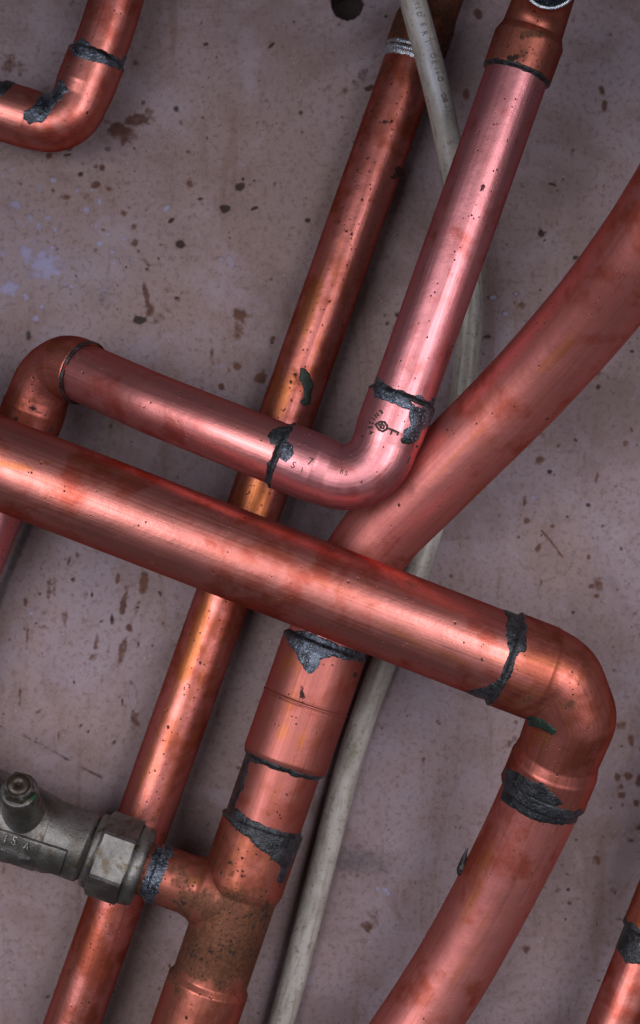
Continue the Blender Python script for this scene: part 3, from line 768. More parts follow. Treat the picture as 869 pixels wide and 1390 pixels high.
blB += [(rng.normal(470 - (y - 330) * .34, 18), y, rng.uniform(1.0, 2.0), rng.uniform(1.2, 2.4), 0, 0, rng.uniform(.5, .9)) for y in rng.uniform(330, 560, 22)]
tube('pipe', pB, jB - .006, pB.L, [(0, rB), (9, rB)], M['copper_orange'], tB, blobs=blB)
sB = rB + .0013
fpB = ring_prof([(0, rB), (pB.at(590, 22) - .004, rB), (pB.at(590, 22), rB + .0005), (pB.at(584, 34), sB), (jB - .0004, sB), (jB, rB - .0003)])
cB = tube('coupling', pB, 0, jB, fpB, M['copper_dull'], tB, blobs=[(610, 60, 14, 40, 0, 0, .5), (555, 40, 12, 30, 20, 0, .4), (605, 75, 6, 10, 0, 0, .8), (600, 55, 8, 3, 0, 0, .7)], base_wear=(.1, .35, 0, 0))
prB = joint_prof(jB, -1, rB, sB)
patch('solder_joint', pB, prB, jB - .004, jB + .005, hmax(hring(jB + .0004, .0016, .0018, .0007, .8), hring(jB - .0026, .0007, .0007, .0003, 1.0)), M['solder_bright'], cB, seed=31)
patch('verdigris_chip', pB, [(0, rB), (9, rB)], pB.at(430, 470), pB.at(395, 570), hpoly([(409, 501), (414, 501), (420, 509), (424, 520), (422, 536), (420, 547), (412, 550), (409, 545), (414, 538), (412, 525), (407, 512)], .00030, 1.6, 1.6), M['verdigris'], tB, seed=33)

# ================================================================ C: pink pipe with two elbows and the key stamp
zC = 0.075
rC = 43 * K * (H - zC)
sC = rC + .0011
pC = Path([(764, -62, .200), (746, -24, .079, .0150), (551, 527, zC, .5), (500, 664.6, zC, .0146), (340, 601, .073, .30), (200, 545, .058, .06), (71, 487, .033, .0150), (36, 584, .026, .10), (-150, 1050, .026)])
tC = thing('copper_pipe_run', 'pinkish copper pipe with a key emblem stamped on its soldered elbow', 'pipe', P(500, 660, zC))
jC1 = pC.at(707, 104); jC2 = pC.at(549, 541); jC3 = pC.at(381, 618); jC4 = pC.at(113, 506); jC5 = pC.at(34, 589)
blC = [(690, 190, 4, 6, 20, 0, .5), (655, 255, 5, 12, 20, 0, .6), (668, 175, 2, 30, 20, 0, .45), (662, 160, 2, 16, 25, 0, .5), (686, 200, 7, 14, 20, 1, .3), (580, 458, 3, 4, 0, 0, .75), (614, 471, 2.6, 4, 0, 0, .8), (588, 405, 7, 1.5, 10, 2, .7), (560, 520, 2, 30, 15, 0, .35), (605, 480, 2, 40, 20, 0, .4),
       (492, 592, 4, 2, -30, 0, .9), (484, 603, 2, 9, -10, 0, .6), (497, 602, 8, 2, 40, 0, .45), (490, 655, 8, 3, -40, 0, .6), (540, 610, 12, 5, 10, 1, .2), (556, 622, 2, 18, 25, 0, .55), (566, 606, 3, 3, 0, 0, .8), (110, 485, 14, 5, -30, 0, .5), (100, 480, 8, 5, -25, 0, .6), (118, 488, 5, 3, -25, 0, .7), (88, 478, 6, 12, 35, 0, .4),
       (300, 545, 60, 6, 22, 2, .25), (640, 330, 3, 60, 20, 0, .22), (700, 150, 12, 8, 0, 1, .25), (640, 190, 3, 20, 22, 1, .4), (24, 730, 3, 3, 0, 0, .9), (15, 715, 2, 2, 0, 0, .9), (15, 722, 2, 2, 0, 0, .9), (10, 768, 2, 2, 0, 0, .9), (660, 130, 14, 6, 0, 1, .3)]
blC += [(rng.uniform(520, 700), rng.uniform(130, 520), rng.uniform(.8, 1.6), rng.uniform(.9, 2), 0, 0, rng.uniform(.5, .9)) for _ in range(60)]
tube('pipe', pC, jC1 - .006, jC2 + .006, [(0, rC), (9, rC)], M['copper_pink'], tC, blobs=blC, wob=.006)
tube('pipe', pC, jC3 - .006, jC4 + .006, [(0, rC), (9, rC)], M['copper_rose'], tC, blobs=blC)
tube('pipe', pC, jC5 - .006, pC.L, [(0, rC), (9, rC)], M['copper_pink'], tC, blobs=blC)
# elbow turned out of the wall, open at its tinned rim
sT = pC.at(724, 58)
s_end = pC.s[np.argmax(pC.t[:, 2] > -0.80)] if (pC.t[:, 2] > -0.80).any() else 0
s_open = pC.s[np.argmin(np.where(pC.s < jC1, abs(pC.c[:, 2] - .098), 9))]
rO = .0095
fpT = ring_prof([(s_open, rO - .0006), (s_open + .0004, rO + .0002), (s_open + .008, rO + .0006), (sT - .004, rC - .0003), (sT, sC + .0002), (jC1 - .0004, sC), (jC1, rC - .0004)])
eT = tube('elbow', pC, s_open, jC1, fpT, M['copper_tee'], tC, blobs=[(700, 75, 22, 14, 10, 0, .42), (695, 80, 10, 7, 0, 0, .85), (706, 50, 16, 5, 10, 0, .55), (720, 45, 30, 8, 10, 1, .6), (695, 70, 30, 20, 10, 1, .45), (690, 62, 5, 4, 0, 0, .6), (735, 75, 14, 14, 0, 0, .25), (728, 95, 3, 7, 15, 2, .6)], caps=False)
joint(eT, pC, jC1, -1, rC, sC, M['solder_black'], seed=41, w=(.0010, .0006), amp=.0003, rag=1.4)
ths = np.linspace(-math.pi, math.pi, 65)
def collar(name, path, s_a, prof_pts, mat, parent, wear=None):
    """revolved open profile [(ds, r)] around a path station, closed along the section"""
    SS = np.array([[s_a + d] * len(ths) for d, _ in prof_pts]); RR = np.array([[r] * len(ths) for _, r in prof_pts]); TT = np.tile(ths, (len(prof_pts), 1))
    pos, _ = path.surf(SS, TT, RR)
    n, m = SS.shape
    idx = np.arange(n * m).reshape(n, m)
    nx = np.roll(idx, -1, 0)
    q = np.stack([idx[:, :-1], idx[:, 1:], nx[:, 1:], nx[:, :-1]], -1).reshape(-1, 4)
    uv = np.stack([SS, TT * .01], -1).reshape(-1, 2)
    w = np.tile(np.array(wear or (0, 0, 0, 0), float), (n * m, 1))
    return mesh_obj(name, pos.reshape(-1, 3), q, mat, parent, uv, w)
collar('rim', pC, s_open, [(-.0003, rO - .0007), (-.0007, rO - .0003), (-.0007, rO + .0003), (-.0003, rO + .0006), (.0005, rO + .0006), (.0007, rO + .0002), (.0007, rO - .0007)], M['solder_bright'], eT)
# bore: grey inner wall and floor
nb = 48
thb = np.linspace(0, 2 * math.pi, nb, endpoint=False)
bs, br_ = np.array([s_open + .0002, s_open + .006, s_open + .010]), rO - .0008
bv = np.vstack([pC.surf(np.full(nb, s), thb, np.full(nb, br_))[0] for s in bs] + [pC.ev(np.array([bs[-1]]))[0]])
bf = [((k) * nb + (i + 1) % nb, (k) * nb + i, (k + 1) * nb + i, (k + 1) * nb + (i + 1) % nb) for k in range(2) for i in range(nb)] + [(2 * nb + (i + 1) % nb, 2 * nb + i, 3 * nb) for i in range(nb)]
mesh_obj('bore', bv, bf, M['solder'], eT)
# stamped elbow
fpC = fitting_prof(jC2, jC3, rC, sC, sC - .0006, .0125, .0125)
eC = tube('elbow', pC, jC2, jC3, fpC, M['copper_pink'], tC, blobs=blC)
joint(eC, pC, jC2, 1, rC, sC, M['solder_black'], [[(511, 512), (518, 519), (530, 526), (545, 533), (556, 543), (563, 552), (572, 556), (582, 549), (586, 541), (593, 540), (590, 563), (570, 560), (545, 551), (508, 538)], [(566, 538), (573, 537), (579, 545), (574, 550)]], seed=51, polymat=M['solder'])
patch('solder_smear', pC, fpC, jC2 - .001, jC2 + .022, hpoly([(557, 557), (572, 560), (588, 564), (580, 578), (571, 584), (569, 596), (559, 601), (550, 594), (549, 585), (558, 579), (557, 568)], .0003, 1.8, 1.8), M['solder'], eC, seed=52)
patch('verdigris_spot', pC, fpC, jC2 + .004, jC2 + .022, hpoly([(545, 596), (551, 595), (558, 599), (556, 602), (546, 601)], .0004, 1.4, .8), M['verdigris'], eC, seed=53)
joint(eC, pC, jC3, -1, rC, sC, M['solder_black'], [[(372, 584), (383, 579), (396, 580), (392, 590), (384, 604), (374, 634), (366, 652), (362, 640), (370, 618), (379, 604), (368, 602), (365, 592)]], seed=55)
patch('solder_smear', pC, fpC, jC3 - .012, jC3 + .001, hpoly([(388, 598), (397, 606), (398, 616), (388, 625), (382, 622), (384, 608)], .0003, 1.8, 1.6), M['solder'], eC, seed=56)
KEY = []
KEY += stroke([(-.95, -.05), (-.62, .32), (-.28, .42), (.06, .22), (.12, -.12), (-.12, -.40), (-.50, -.38), (-.95, -.05)], .20)
KEY += stroke([(-.62, .02), (-.40, .20), (-.16, .10), (-.14, -.12), (-.40, -.18), (-.62, .02)], .16)
KEY += stroke([(-.38, .20), (-.36, -.16)], .13)
KEY += stroke([(.10, .02), (.75, .05), (1.20, .04)], .19)
KEY += stroke([(.62, .02), (.62, -.34)], .17) + stroke([(1.18, .02), (1.20, -.20)], .15)
kv, kf = prism2d(KEY)
wrap('stamped_key', pC, fpC, kv, kf, 524, 580, 22, 15.5, M['stamp_ink'], eC, .00010, .00020)
for i, ch in enumerate('EN1254'):
    v, f = text_mesh(ch, .06, 1.0, .035)
    a = math.radians(-152 + i * 19.5 - 4) - math.radians(0)
    an = -62 - 25 * (i - 2.5) * 1.0
    cx_, cy_ = [(517, 560), (511, 563.5), (507, 568), (504, 574), (502.5, 580), (504, 587)][i]
    wrap('stamped_letter', pC, fpC, v, f, cx_, cy_, [-215, -222, -235, -255, -275, -295][i] + 180 + 180, 8.0, M['stamp_ink'], eC, .00010, .00020)
for ch, cx_, cy_, an, sz in [('S', 399, 632, 24, 13), ('I', 409, 638, 14, 10), ('7', 421, 627, 20, 15), ('B', 463, 640, 20, 9), ('S', 471, 643, 20, 9)]:
    v, f = text_mesh(ch)
    wrap('stamped_letter', pC, fpC, v, f, cx_, cy_, an, sz, M['stamp_ink'], eC, .00008, .00020)
# lower elbow
fpL = fitting_prof(jC4, jC5, rC, sC, sC - .0006, .0095, .0105)
eL = tube('elbow', pC, jC4, jC5, fpL, M['copper_old'], tC, blobs=blC + [(45, 555, 30, 5, 25, 0, .6), (20, 570, 8, 12, 0, 0, .6), (70, 582, 10, 5, 0, 0, .6), (60, 530, 18, 5, 20, 0, .4), (60, 545, 20, 16, 0, 1, .5), (30, 520, 12, 14, 0, 1, .4), (70, 530, 12, 14, 0, 2, .6)])
joint(eL, pC, jC4, -1, rC, sC, M['solder_black'], seed=61, w=(.0012, .0008), amp=.0005)
joint(eL, pC, jC5, 1, rC, sC, M['solder_black'], [[(2, 556), (12, 562), (30, 570), (50, 576), (62, 582), (78, 586), (76, 600), (30, 592), (0, 580)]], seed=63)

# ================================================================ D: thick pipe crossing in front
zD = 0.077
rD = 61.5 * K * (H - zD)
sD = rD + .0013
pD = Path([(-320, 508, zD + .002), (0, 629, zD + .002, 3), (757, 922, zD, .0060), (778, 972, zD - .003, .0060), (734, 1086, .060, .4), (676, 1204, .046, .25), (608, 1328, .038, .25), (450, 1560, .034)])
tD = thing('copper_pipe_run', 'thick shiny copper pipe with a wide creased elbow, passing in front of other pipes', 'pipe', P(700, 900, zD))
jD1 = pD.at(686, 889); jD2 = pD.at(738, 1073)
blD = [(20, 632, 30, 4, 8, 2, 1.0), (60, 628, 18, 3, 0, 2, .8), (200, 690, 14, 3, 25, 2, .7), (196, 730, 6, 3, 20, 0, .55), (205, 755, 8, 2, 20, 0, .35), (560, 870, 60, 8, 25, 2, .7), (600, 885, 50, 6, 25, 2, .7), (480, 815, 60, 6, 24, 2, .4), (470, 805, 3, 2.5, 0, 0, .8), (492, 818, 2, 2, 0, 0, .8), (485, 822, 2, 2, 0, 0, .8),
       (655, 896, 3, 3, 0, 0, .9), (640, 925, 10, 8, 0, 1, .6), (655, 930, 9, 6, 0, 0, .6), (560, 795, 40, 10, 25, 1, .25), (325, 805, 8, 3, 15, 2, .8), (592, 855, 3, 2, 0, 0, .5), (720, 950, 30, 10, -25, 1, .55), (700, 940, 12, 4, 20, 0, .4), (740, 960, 26, 8, -35, 1, .5),  # slanted film blobs also paint the elbow crease's dark line into the colour
       (775, 960, 16, 12, 0, 1, .45), (800, 1000, 14, 20, 0, 1, .3), (735, 1000, 30, 20, 0, 2, .6), (700, 1010, 10, 20, 20, 2, .6), (720, 1040, 10, 5, 0, 0, .3), (740, 1115, 3, 18, 25, 0, .45), (750, 1128, 6, 5, 0, 0, .55), (705, 1160, 3, 14, 15, 0, .5), (715, 1170, 4, 6, 15, 0, .5), (722, 1185, 4, 18, 22, 1, .6), (725, 1200, 5, 30, 25, 2, .5),
       (745, 1105, 30, 5, 20, 1, .6), (660, 1160, 12, 50, 28, 2, .5), (635, 1230, 8, 60, 30, 2, .6), (700, 1240, 4, 50, 30, 1, .4), (678, 1172, 2, 2, 0, 0, .9), (250, 680, 120, 4, 22, 2, .25)]
tube('pipe', pD, 0, jD1 + .006, [(0, rD), (9, rD)], M['copper_red'], tD, blobs=blD, nseg=120, ds=.0011)
rD2 = rD * .925
tube('pipe', pD, jD2 - .006, pD.L, [(0, rD2), (9, rD2)], M['copper_salmon'], tD, blobs=blD, nseg=120, wob=.006)
fpD = fitting_prof(jD1, jD2, rD, sD, sD - .0011, .0145, .0120)
fpD = [(s, r if s < (jD1 + jD2) / 2 else r - (rD - rD2) * min(1.0, (s - (jD1 + jD2) / 2) / .012)) for s, r in fpD]
eD = tube('elbow', pD, jD1, jD2, fpD, M['copper_old'], tD, nseg=120, blobs=blD)
joint(eD, pD, jD1, 1, rD, sD, M['solder_black'], [[(684, 826), (694, 824), (704, 828), (710, 840), (714, 850), (714, 868), (712, 884), (706, 884), (702, 890), (694, 886), (689, 868), (688, 852), (690, 838)],
                                                   [(634, 938), (644, 937), (660, 934), (672, 928), (686, 914), (692, 896), (698, 898), (692, 918), (680, 932), (664, 948), (648, 948)]], seed=71, span=.03)
joint(eD, pD, jD2, -1, rD2, sD - rD + rD2, M['solder_black'], [[(686, 1058), (695, 1066), (716, 1080), (748, 1094), (778, 1102), (790, 1098), (788, 1114), (766, 1120), (742, 1116), (718, 1108), (704, 1102), (692, 1092), (680, 1084)],
                                                    [(686, 1044), (700, 1048), (716, 1060), (738, 1066), (756, 1082), (764, 1092), (750, 1094), (724, 1084), (700, 1070), (687, 1058)]], seed=75, span=.02, w=(.0016, .0010))
patch('verdigris_smear', pD, fpD, jD1 + .010, jD2 - .003, hpoly([(716, 974), (728, 974), (742, 981), (756, 992), (750, 995), (734, 988), (718, 984)], .00025, 2.0, 2.0), M['verdigris'], eD, seed=77)
# hanging solder drip on the lower leg
def drip(path, px, py, rad, parent):
    V, F = [], []
    n, m = 14, 16
    base = P(px, py, path.c[np.argmin(abs(path.s - path.at(px + 50, py + 10)))][2])
    ax = P(px + 14, py - 38, base[2]) - base; Ls = np.linalg.norm(ax); ax /= Ls
    e1 = np.array([0, 0, 1.0]); e2 = np.cross(ax, e1)
    for i in range(n):
        t = i / (n - 1)
        r = rad * math.sin(math.pi * min(1, t * 2.2) * .5) ** .6 * (1 - .92 * max(0, (t - .25) / .75) ** .8) if i else 1e-5
        c = base + ax * Ls * t + e2 * 0.0003 * math.sin(6 * t)
        for j in range(m):
            a = 2 * math.pi * j / m
            V.append(c + r * (e1 * math.cos(a) + e2 * math.sin(a)))
    for i in range(n - 1):
        for j in range(m):
            F.append((i * m + j, i * m + (j + 1) % m, (i + 1) * m + (j + 1) % m, (i + 1) * m + j))
    mesh_obj('solder_drip', V, F, M['solder_black'], parent)
drip(pD, 622, 1189, .0022, tD)

# ================================================================ E: bent pipe, sleeve, tee
zE = 0.047
pE = Path([(1130, -160, .160), (930, 262, .140, .30), (768, 474, .086, .18), (495, 745, .043, .20), (446, 862, .043, .3), (360, 1110, zE, 3), (230, 1490, zE)])
tE = thing('copper_pipe_run', 'thick bent copper pipe with a ribbed sleeve coupling and a mottled tee', 'pipe', P(360, 1100, zE))
rE, rE2 = .0151, .0146
jE1 = pE.at(442, 877); jE2 = pE.at(386, 1036); jE3 = pE.at(355, 1119)
blE = [(770, 470, 60, 14, -46, 2, .6), (640, 600, 90, 6, -45, 2, .5), (700, 480, 80, 12, -47, 1, .30), (620, 560, 60, 14, -46, 1, .35), (832, 371, 4, 2, 30, 0, .7), (853, 386, 3, 2, 20, 0, .6), (743, 568, 3.4, 2.8, 0, 0, 1), (596, 688, 3, 2, 0, 0, .9), (490, 720, 2, 2, 0, 0, .8), (608, 582, 4, 4, 0, 0, .6), (868, 210, 6, 8, 0, 0, .9),
       (560, 660, 60, 16, -45, 1, .25), (640, 680, 60, 8, -46, 2, .6), (430, 898, 6, 10, 0, 0, .5), (410, 940, 5, 16, -5, 0, .62), (405, 955, 3, 10, 0, 0, .6), (482, 915, 4, 5, 0, 0, .9), (404, 990, 2, 2, 0, 0, .6), (395, 900, 14, 26, 18, 2, .7), (400, 1000, 30, 16, 18, 2, .5), (380, 1080, 20, 30, 18, 2, .3), (400, 950, 40, 30, 0, 2, .35)]
M_E = M['copper_satin']
tube('pipe', pE, 0, jE1 + .006, [(0, rE), (9, rE)], M['copper_salmon'], tE, blobs=blE, nseg=112, ds=.0011, wob=.008)
rS = 58.8 * K * (H - .044)
sr = pE.at(418, 953)
fpS = ring_prof([(jE1, rE - .0004), (jE1 + .00005, rS - .0006), (jE1 + .0005, rS), (sr - .0009, rS), (sr - .0004, rS - .0004), (sr - .0001, rS + .0003), (sr + .0005, rS + .0003), (sr + .0008, rS - .0003), (sr + .0013, rS), (jE2 - .0022, rS), (jE2 - .0008, rS - .0005), (jE2 - .00005, rS - .0012), (jE2, rE2 - .0004)])
cE = tube('sleeve_coupling', pE, jE1, jE2, fpS, M_E, tE, nseg=112, blobs=blE, ds=.0007)
joint(cE, pE, jE1, 1, rE, rS, M['solder_black'], [[(384, 858), (392, 872), (400, 884), (412, 906), (420, 914), (432, 906), (434, 894), (452, 890), (470, 894), (500, 898), (502, 890), (470, 880), (440, 868), (414, 856)]], seed=81, polymat=M['solder'])
joint(cE, pE, jE2, -1, rE2, rS - .0008, M['solder_black'], [[(337, 998), (345, 1008), (362, 1022), (380, 1033), (400, 1040), (430, 1046), (428, 1049), (410, 1048), (394, 1049), (378, 1044), (360, 1036), (338, 1034), (332, 1060), (320, 1092), (308, 1098), (312, 1080), (330, 1030)]], seed=84, span=.03)
tube('pipe', pE, jE2 - .006, jE3 + .006, [(0, rE2), (9, rE2)], M['copper_satin'], tE, nseg=112, blobs=blE)
# tee
pV = Path([(321, 1224, zE), (130, 1155, zE, 2), (-260, 1014, zE)])
rTs = 56.5 * K * (H - zE); rTb = 52 * K * (H - zE)
sTe = pE.at(323, 1208)
sTc = pE.at(321, 1224)
fpTe = ring_prof([(jE3, rE2 - .0004), (jE3 + .00005, rTs - .0006), (jE3 + .0005, rTs), (sTe - .003, rTs), (sTe - .0012, rTs - .0004), (sTe + .0006, rTb), (sTc + .030, rTb), (sTc + .032, rTs), (sTc + .05, rTs), (pE.L - .0004, rTs), (pE.L, rTs - .0005)])
blT = [(300, 1235, 60, 26, 15, 1, .95), (330, 1265, 50, 45, 0, 1, 1.0), (290, 1300, 90, 40, 0, 1, 1.0), (310, 1290, 70, 30, 0, 0, .45), (250, 1190, 30, 24, 10, 1, .5), (280, 1280, 40, 26, 0, 1, .8), (245, 1225, 26, 10, 10, 0, .5), (340, 1250, 24, 26, 0, 0, .40), (360, 1240, 16, 30, 20, 0, .5), (330, 1165, 4, 4, 0, 0, .9), (335, 1155, 2.5, 2.5, 0, 0, .9), (300, 1185, 2.5, 2.5, 0, 0, .9), (255, 1290, 30, 30, 0, 0, .42), (265, 1195, 16, 8, 10, 2, .7)]
blT += [(rng.uniform(225, 380), rng.uniform(1150, 1300), rng.uniform(1, 2.4), rng.uniform(1, 2.4), 0, 0, rng.uniform(.6, 1)) for _ in range(120)]
eE = tube('tee_fitting', pE, jE3, pE.L, fpTe, M['copper_tee'], tE, nseg=112, blobs=blT)
joint(eE, pE, jE3, 1, rE2, rTs, M['solder_black'], [[(300, 1092), (306, 1106), (322, 1126), (340, 1138), (352, 1152), (366, 1160), (378, 1172), (382, 1176), (378, 1196), (384, 1198), (396, 1168), (406, 1150), (411, 1136), (390, 1132), (360, 1122), (330, 1108), (308, 1092)],
                                                    [(318, 1096), (330, 1106), (340, 1120), (360, 1130), (380, 1136), (408, 1132), (412, 1140), (386, 1146), (350, 1136), (318, 1114), (302, 1098)]], seed=91, span=.026, w=(.0018, .0010), amp=.0007)
rBr = 39.5 * K * (H - zE)
vEnd = pV.at(209, 1184)
fpBr = ring_prof([(0, rBr + .003), (rTb - .0005, rBr + .0022), (rTb + .0018, rBr + .0008), (rTb + .005, rBr), (vEnd - .0004, rBr), (vEnd, rBr - .0008)])
tube('branch', pV, .004, vEnd, fpBr, M['copper_tee'], eE, nseg=96, blobs=blT)
# tail pipe between branch and nut, tinned
rTl = rBr - .0011
vN1 = pV.at(181, 1173); vN0 = pV.at(131, 1155)
tube('tail_pipe', pV, vEnd - .004, vN1 + .004, [(0, rTl), (9, rTl)], M['copper_old'], tE, nseg=80, base_wear=(.2, .5, 0, 0))
patch('solder_joint', pV, ring_prof([(0, rBr), (vEnd - .0003, rBr), (vEnd + .0008, rTl), (9, rTl)]), vEnd - .006, vEnd + .007, hmax(hring(vEnd, .0034, .0030, .0005, 1.1), hring(vEnd - .0002, .0008, .0008, .0008, .6)), M['solder'], tE, seed=95, relief=.0003)

# ================================================================ valve
tV = thing('valve', 'grey cast metal valve with hexagonal nut, raised arrow and green-stained plug', 'valve', P(60, 1130, zE))
rV = 48 * K * (H - zE)
vB = pV.at(122, 1152)
blV = [(20, 1140, 60, 4, 18, 0, .5), (130, 1130, 10, 20, 18, 0, .5), (110, 1180, 14, 10, 18, 0, .5), (50, 1085, 10, 6, 20, 0, .5), (150, 1110, 20, 5, 18, 0, .4), (45, 1092, 8, 5, 0, 0, .5)]
fpV = ring_prof([(vB - .012, rV * .80), (vB - .001, rV * .84), (vB, rV * .90), (vB + .0012, rV), (vB + .006, rV), (vB + .016, rV * .985), (pV.at(25, 1117) - .012, rV * 1.02), (pV.at(25, 1117), rV * 1.16), (pV.at(-20, 1100), rV * 1.22), (pV.at(-60, 1085), rV * 1.05), (pV.at(-130, 1060), rV), (pV.L, rV)])
vb = tube('body', pV, vB - .012, pV.L, fpV, M['valve'], tV, nseg=96, blobs=blV, wob=.012)
M['valve_worn'] = crust('valve_worn', (0.22, 0.215, 0.21), (0.36, 0.36, 0.36), (0.5, 0.5, 0.5), .32, .85, .3)
# raised name panel, letters and flow arrow
def hpanel(S, T, X, Y, face, n1, n2):
    sd = sd_poly(X, Y, [(-60, 1104), (0, 1124), (93, 1154), (86, 1186), (50, 1182), (0, 1166), (-60, 1144)])
    h = .0011 * np.clip(sd / 1.6, -.4, 1)
    return np.where(face > -.3, h, -.0004)
pan = patch('name_panel', pV, fpV, pV.at(100, 1144), pV.at(-60, 1085), hpanel, M['valve'], vb, relief=.00005, seed=101)
fpP = [(s, r + .0011) for s, r in fpV]
for ch, cx_, cy_, sz in [('I', 7.5, 1137, 15), ('S', 20, 1141, 15), ('A', 36, 1148, 11)]:
    v, f = text_mesh(ch, .05)
    wrap('raised_letter', pV, fpP, v, f, cx_, cy_, 19, sz * 1.1, M['valve_worn'], pan, .0003, .0012)
AR = [[(-3.2, .10), (-3.2, -.10), (.1, -.10), (.1, .10)], [(0, .34), (0, -.34), (1.15, -.02)]]
v, f = prism2d(AR)
wrap('raised_arrow', pV, fpP, v, f, 27, 1159.5, 19, 14, M['valve_worn'], pan, .0003, .0012)
# hexagonal nut with chamfered corners and round washer face
def hexnut(name, path, s0, s1, rc, rot, mat, parent, cham=.0016):
    n = 6 * 12
    V, F = [], []
    rin = rc * math.cos(math.pi / 6)
    secs = []
    prof = [(s0, rin * .90, 0), (s0, rin * .965, 0), (s0 + cham * .8, rc * .985, 1), (s0 + cham * 1.2, rc, 1), (s1 - cham * 1.2, rc, 1), (s1 - cham * .8, rc * .985, 1), (s1, rin * .965, 0), (s1, rin * .5, 0)]
    for (s, r, hx) in prof:
        th = np.linspace(0, 2 * math.pi, n, endpoint=False)
        a = ((th - rot + math.pi / 6) % (math.pi / 3)) - math.pi / 6
        rh = rin / np.cos(a)
        rr = np.minimum(rh * .998, r) if hx else np.full(n, r)
        p, _ = path.surf(np.full(n, s), th, rr)
        V.append(p)
    V = np.vstack(V)
    for k in range(len(prof) - 1):
        for i in range(n):
            F.append((k * n + (i + 1) % n, k * n + i, (k + 1) * n + i, (k + 1) * n + (i + 1) % n))
    F.append(tuple(range(n))); F.append(tuple((len(prof) - 1) * n + i for i in reversed(range(n))))
    w = paint(V, np.tile([0, 0, 1.0], (len(V), 1)), blV)
    return mesh_obj(name, V, F, mat, parent, np.zeros((len(V), 2)), w, smooth=False)
rN = 60 * K * (H - zE)
nut = hexnut('hex_nut', pV, vN1, vN0 , rN, math.radians(12), M['valve'], tV)
collar('nut_collar', pV, vN1, [(.0002, rN * .55), (-.0042, rN * .55), (-.0046, rN * .74), (-.0042, rN * .86), (-.0026, rN * .90), (.0004, rN * .91)], M['valve'], nut)
collar('nut_back_ring', pV, vN0, [(-.0004, rV * .6), (.0016, rV * .6), (.0024, rV * .98), (.0018, rV * 1.04), (-.0004, rV * 1.07)], M['valve'], nut)
# boss and plug
class Line:
    pass
pBo = Path([(33, 1120, zE), (26, 1072, zE + .0240), (23, 1050, zE + .036)], up=(1, 0, 0))
rb = 26.5 * K * (H - .07)
sb = np.linalg.norm(P(26, 1072, zE + .0240) - P(33, 1120, zE))
bo = tube('boss', pBo, .004, sb, [(0, rb * 1.7), (.010, rb * 1.35), (.016, rb * 1.05), (.021, rb), (sb - .002, rb), (sb - .0003, rb * .95), (sb, rb * .86)], M['valve'], tV, nseg=72, blobs=[(40, 1078, 14, 8, 20, 1, .8), (5, 1070, 10, 6, 0, 1, .6)] + blV)
plug = hexnut('plug', pBo, sb - .001, sb + .0040, rb * .84, .3, M['valve'], tV, cham=.0011)
for a in plug.data.attributes['wear'].data: a.color = (.6, .15, 0, 0)
collar('plug_top', pBo, sb + .0040, [(-.002, rb * .12), (.0012, rb * .12), (.0012, rb * .46), (.0003, rb * .58), (-.002, rb * .58)], M['valve'], plug, (.7, .1, 0, 0))

# ================================================================ cable
def cable_mat():
    m = NT('weathered_plastic')
    o, uv = m.obj(), m.uv()
    a = m.noise(o, 60, 4, 0.6); s = m.noise(m.map(uv, (60, 500, 1)), 1.0, 4, 0.6); f = m.noise(o, 700, 4, 0.6)
    gr, gn, bl, _ = m.attr('wear')
    col = m.mix(m.step(a, 0.35, 0.65), (0.275, 0.262, 0.238), (0.375, 0.362, 0.34))
    col = m.mix(m.math('MULTIPLY', m.step(s, 0.48, 0.66), 0.65), col, (0.17, 0.145, 0.11))
    col = m.mix(m.math('MULTIPLY', m.step(f, 0.54, 0.68), 0.6), col, (0.10, 0.07, 0.045))
    col = m.mix(m.math('MULTIPLY', bl, 0.8), col, (0.44, 0.50, 0.68))  # bluish sheen along the lettering, painted into the sheath colour
    g2 = m.step(m.math('ADD', gn, m.math('MULTIPLY', m.math('SUBTRACT', f, 0.5), 1.2)), 0.4, 0.75)
    col = m.mix(m.math('MULTIPLY', g2, 0.7), col, (0.15, 0.15, 0.075))
    g1 = m.step(m.math('ADD', gr, m.math('MULTIPLY', m.math('SUBTRACT', f, 0.5), 1.4)), 0.4, 0.65)
    col = m.mix(m.math('MULTIPLY', g1, 0.85), col, (0.055, 0.040, 0.028))
    b = m.bump(f, 0.15, 0.0005)
    b = m.bump(s, 0.2, 0.0006, b)
    return m.out(col, 0.42, 0.0, b, 0.5)
M['cable'] = cable_mat()
M['print'] = crust('print', (0.10, 0.075, 0.065), (0.16, 0.13, 0.13), (0.3, 0.28, 0.32), .6, 0, .4)
pG = Path([(500, -240, .040), (556, -15, .039, .5), (603, 155, .034, .35), (642, 400, .012, .12), (622, 600, .0075, .18), (545, 840, .0062, .5), (482, 1000, .0062, .5), (398, 1330, .0062, .5), (330, 1580, .0062)])
rG = .0052
tG = thing('cable', 'weathered white plastic cable with raised lettering running behind the copper pipes', 'cable', P(600, 400, .01))
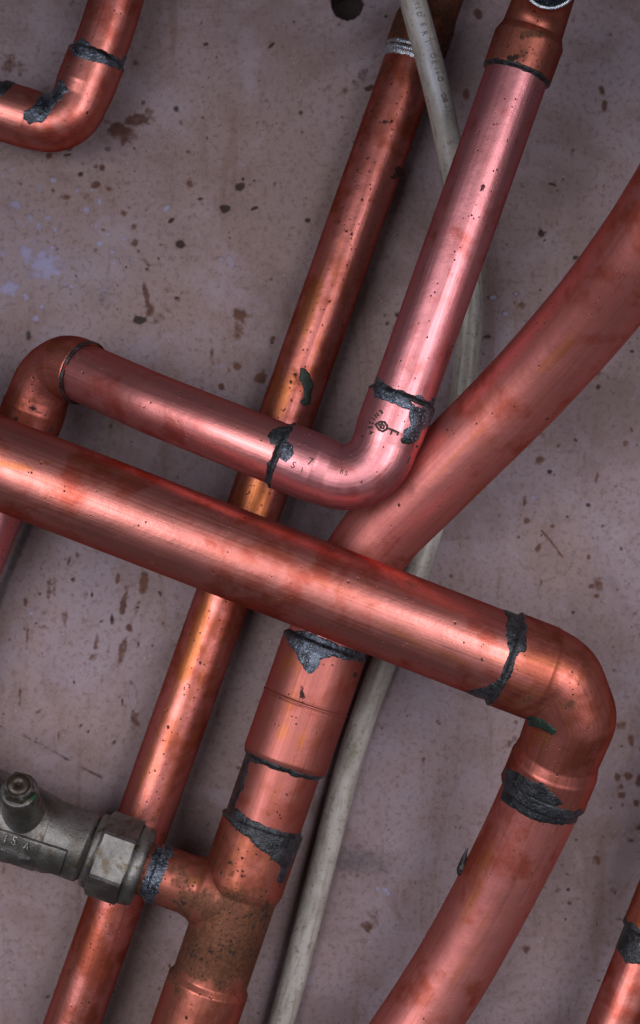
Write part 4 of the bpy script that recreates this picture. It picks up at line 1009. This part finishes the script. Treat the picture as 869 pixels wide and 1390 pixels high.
blG = [(578, 60, 5, 60, -16, 2, .6), (590, 110, 5, 40, -16, 2, .7), (600, 145, 5, 14, -14, 2, .5), (645, 455, 8, 6, 0, 0, .55), (640, 460, 12, 20, 0, 1, .3), (480, 1020, 8, 20, 15, 1, .75), (470, 1040, 7, 10, 15, 0, .45), (472, 1015, 3, 3, 0, 0, .7), (490, 1000, 5, 20, 15, 1, .5), (560, 90, 4, 40, -16, 1, .3),
       (615, 200, 4, 20, -15, 1, .3), (435, 1190, 4, 20, 15, 1, .3), (410, 1260, 3, 10, 15, 0, .45), (420, 1245, 3, 8, 15, 0, .45), (405, 1280, 3, 6, 0, 0, .45), (630, 500, 10, 60, 0, 1, .35)]
sh = tube('sheath', pG, 0, pG.L, [(0, rG), (9, rG)], M['cable'], tG, nseg=56, ds=.0012, blobs=blG, wob=.012)
gx = [(565, 4), (567, 11), (569, 20), (574, 33), (576, 44), (580, 57), (583, 67), (587, 75), (589, 84), (592, 92), (594, 99), (597, 107), (602, 130), (604, 137), (606, 146), (608, 157)]
for ch, (cx_, cy_) in zip('IIDERI.OEIIODBI:', gx):
    v, f = text_mesh(ch, .05)
    wrap('raised_letter', pG, [(0, rG), (9, rG)], v, f, cx_, cy_, 73, 9.5, M['print'], sh, .00010, .00030)

# ================================================================ H: fitting peeping in beside the splatter
zH = .030
pH = Path([(1032, 900, zH), (897, 1235, zH, 1), (837, 1385, zH, 1), (772, 1560, zH)])
tH = thing('copper_pipe_run', 'orange-brown copper fitting with black solder, standing apart beside splattered wall', 'pipe', P(880, 1270, zH))
rH = 36 * K * (H - zH); sH = rH + .0012
jH = pH.at(884, 1267)
h0 = pH.at(897, 1235) - .004
tube('pipe', pH, jH - .006, pH.L, [(0, rH), (9, rH)], M['copper_red'], tH)
eH = tube('coupling', pH, 0, jH, ring_prof([(0, rH), (h0 - .018, rH), (h0 - .013, sH), (jH - .0004, sH), (jH, rH - .0004)]), M['copper_orange'], tH, base_wear=(0, .1, .5, 0))
joint(eH, pH, jH, -1, rH, sH, M['solder_black'], [[(836, 1250), (848, 1258), (852, 1270), (862, 1276), (872, 1290), (880, 1310), (850, 1306), (834, 1280)]], seed=111, w=(.003, .002))
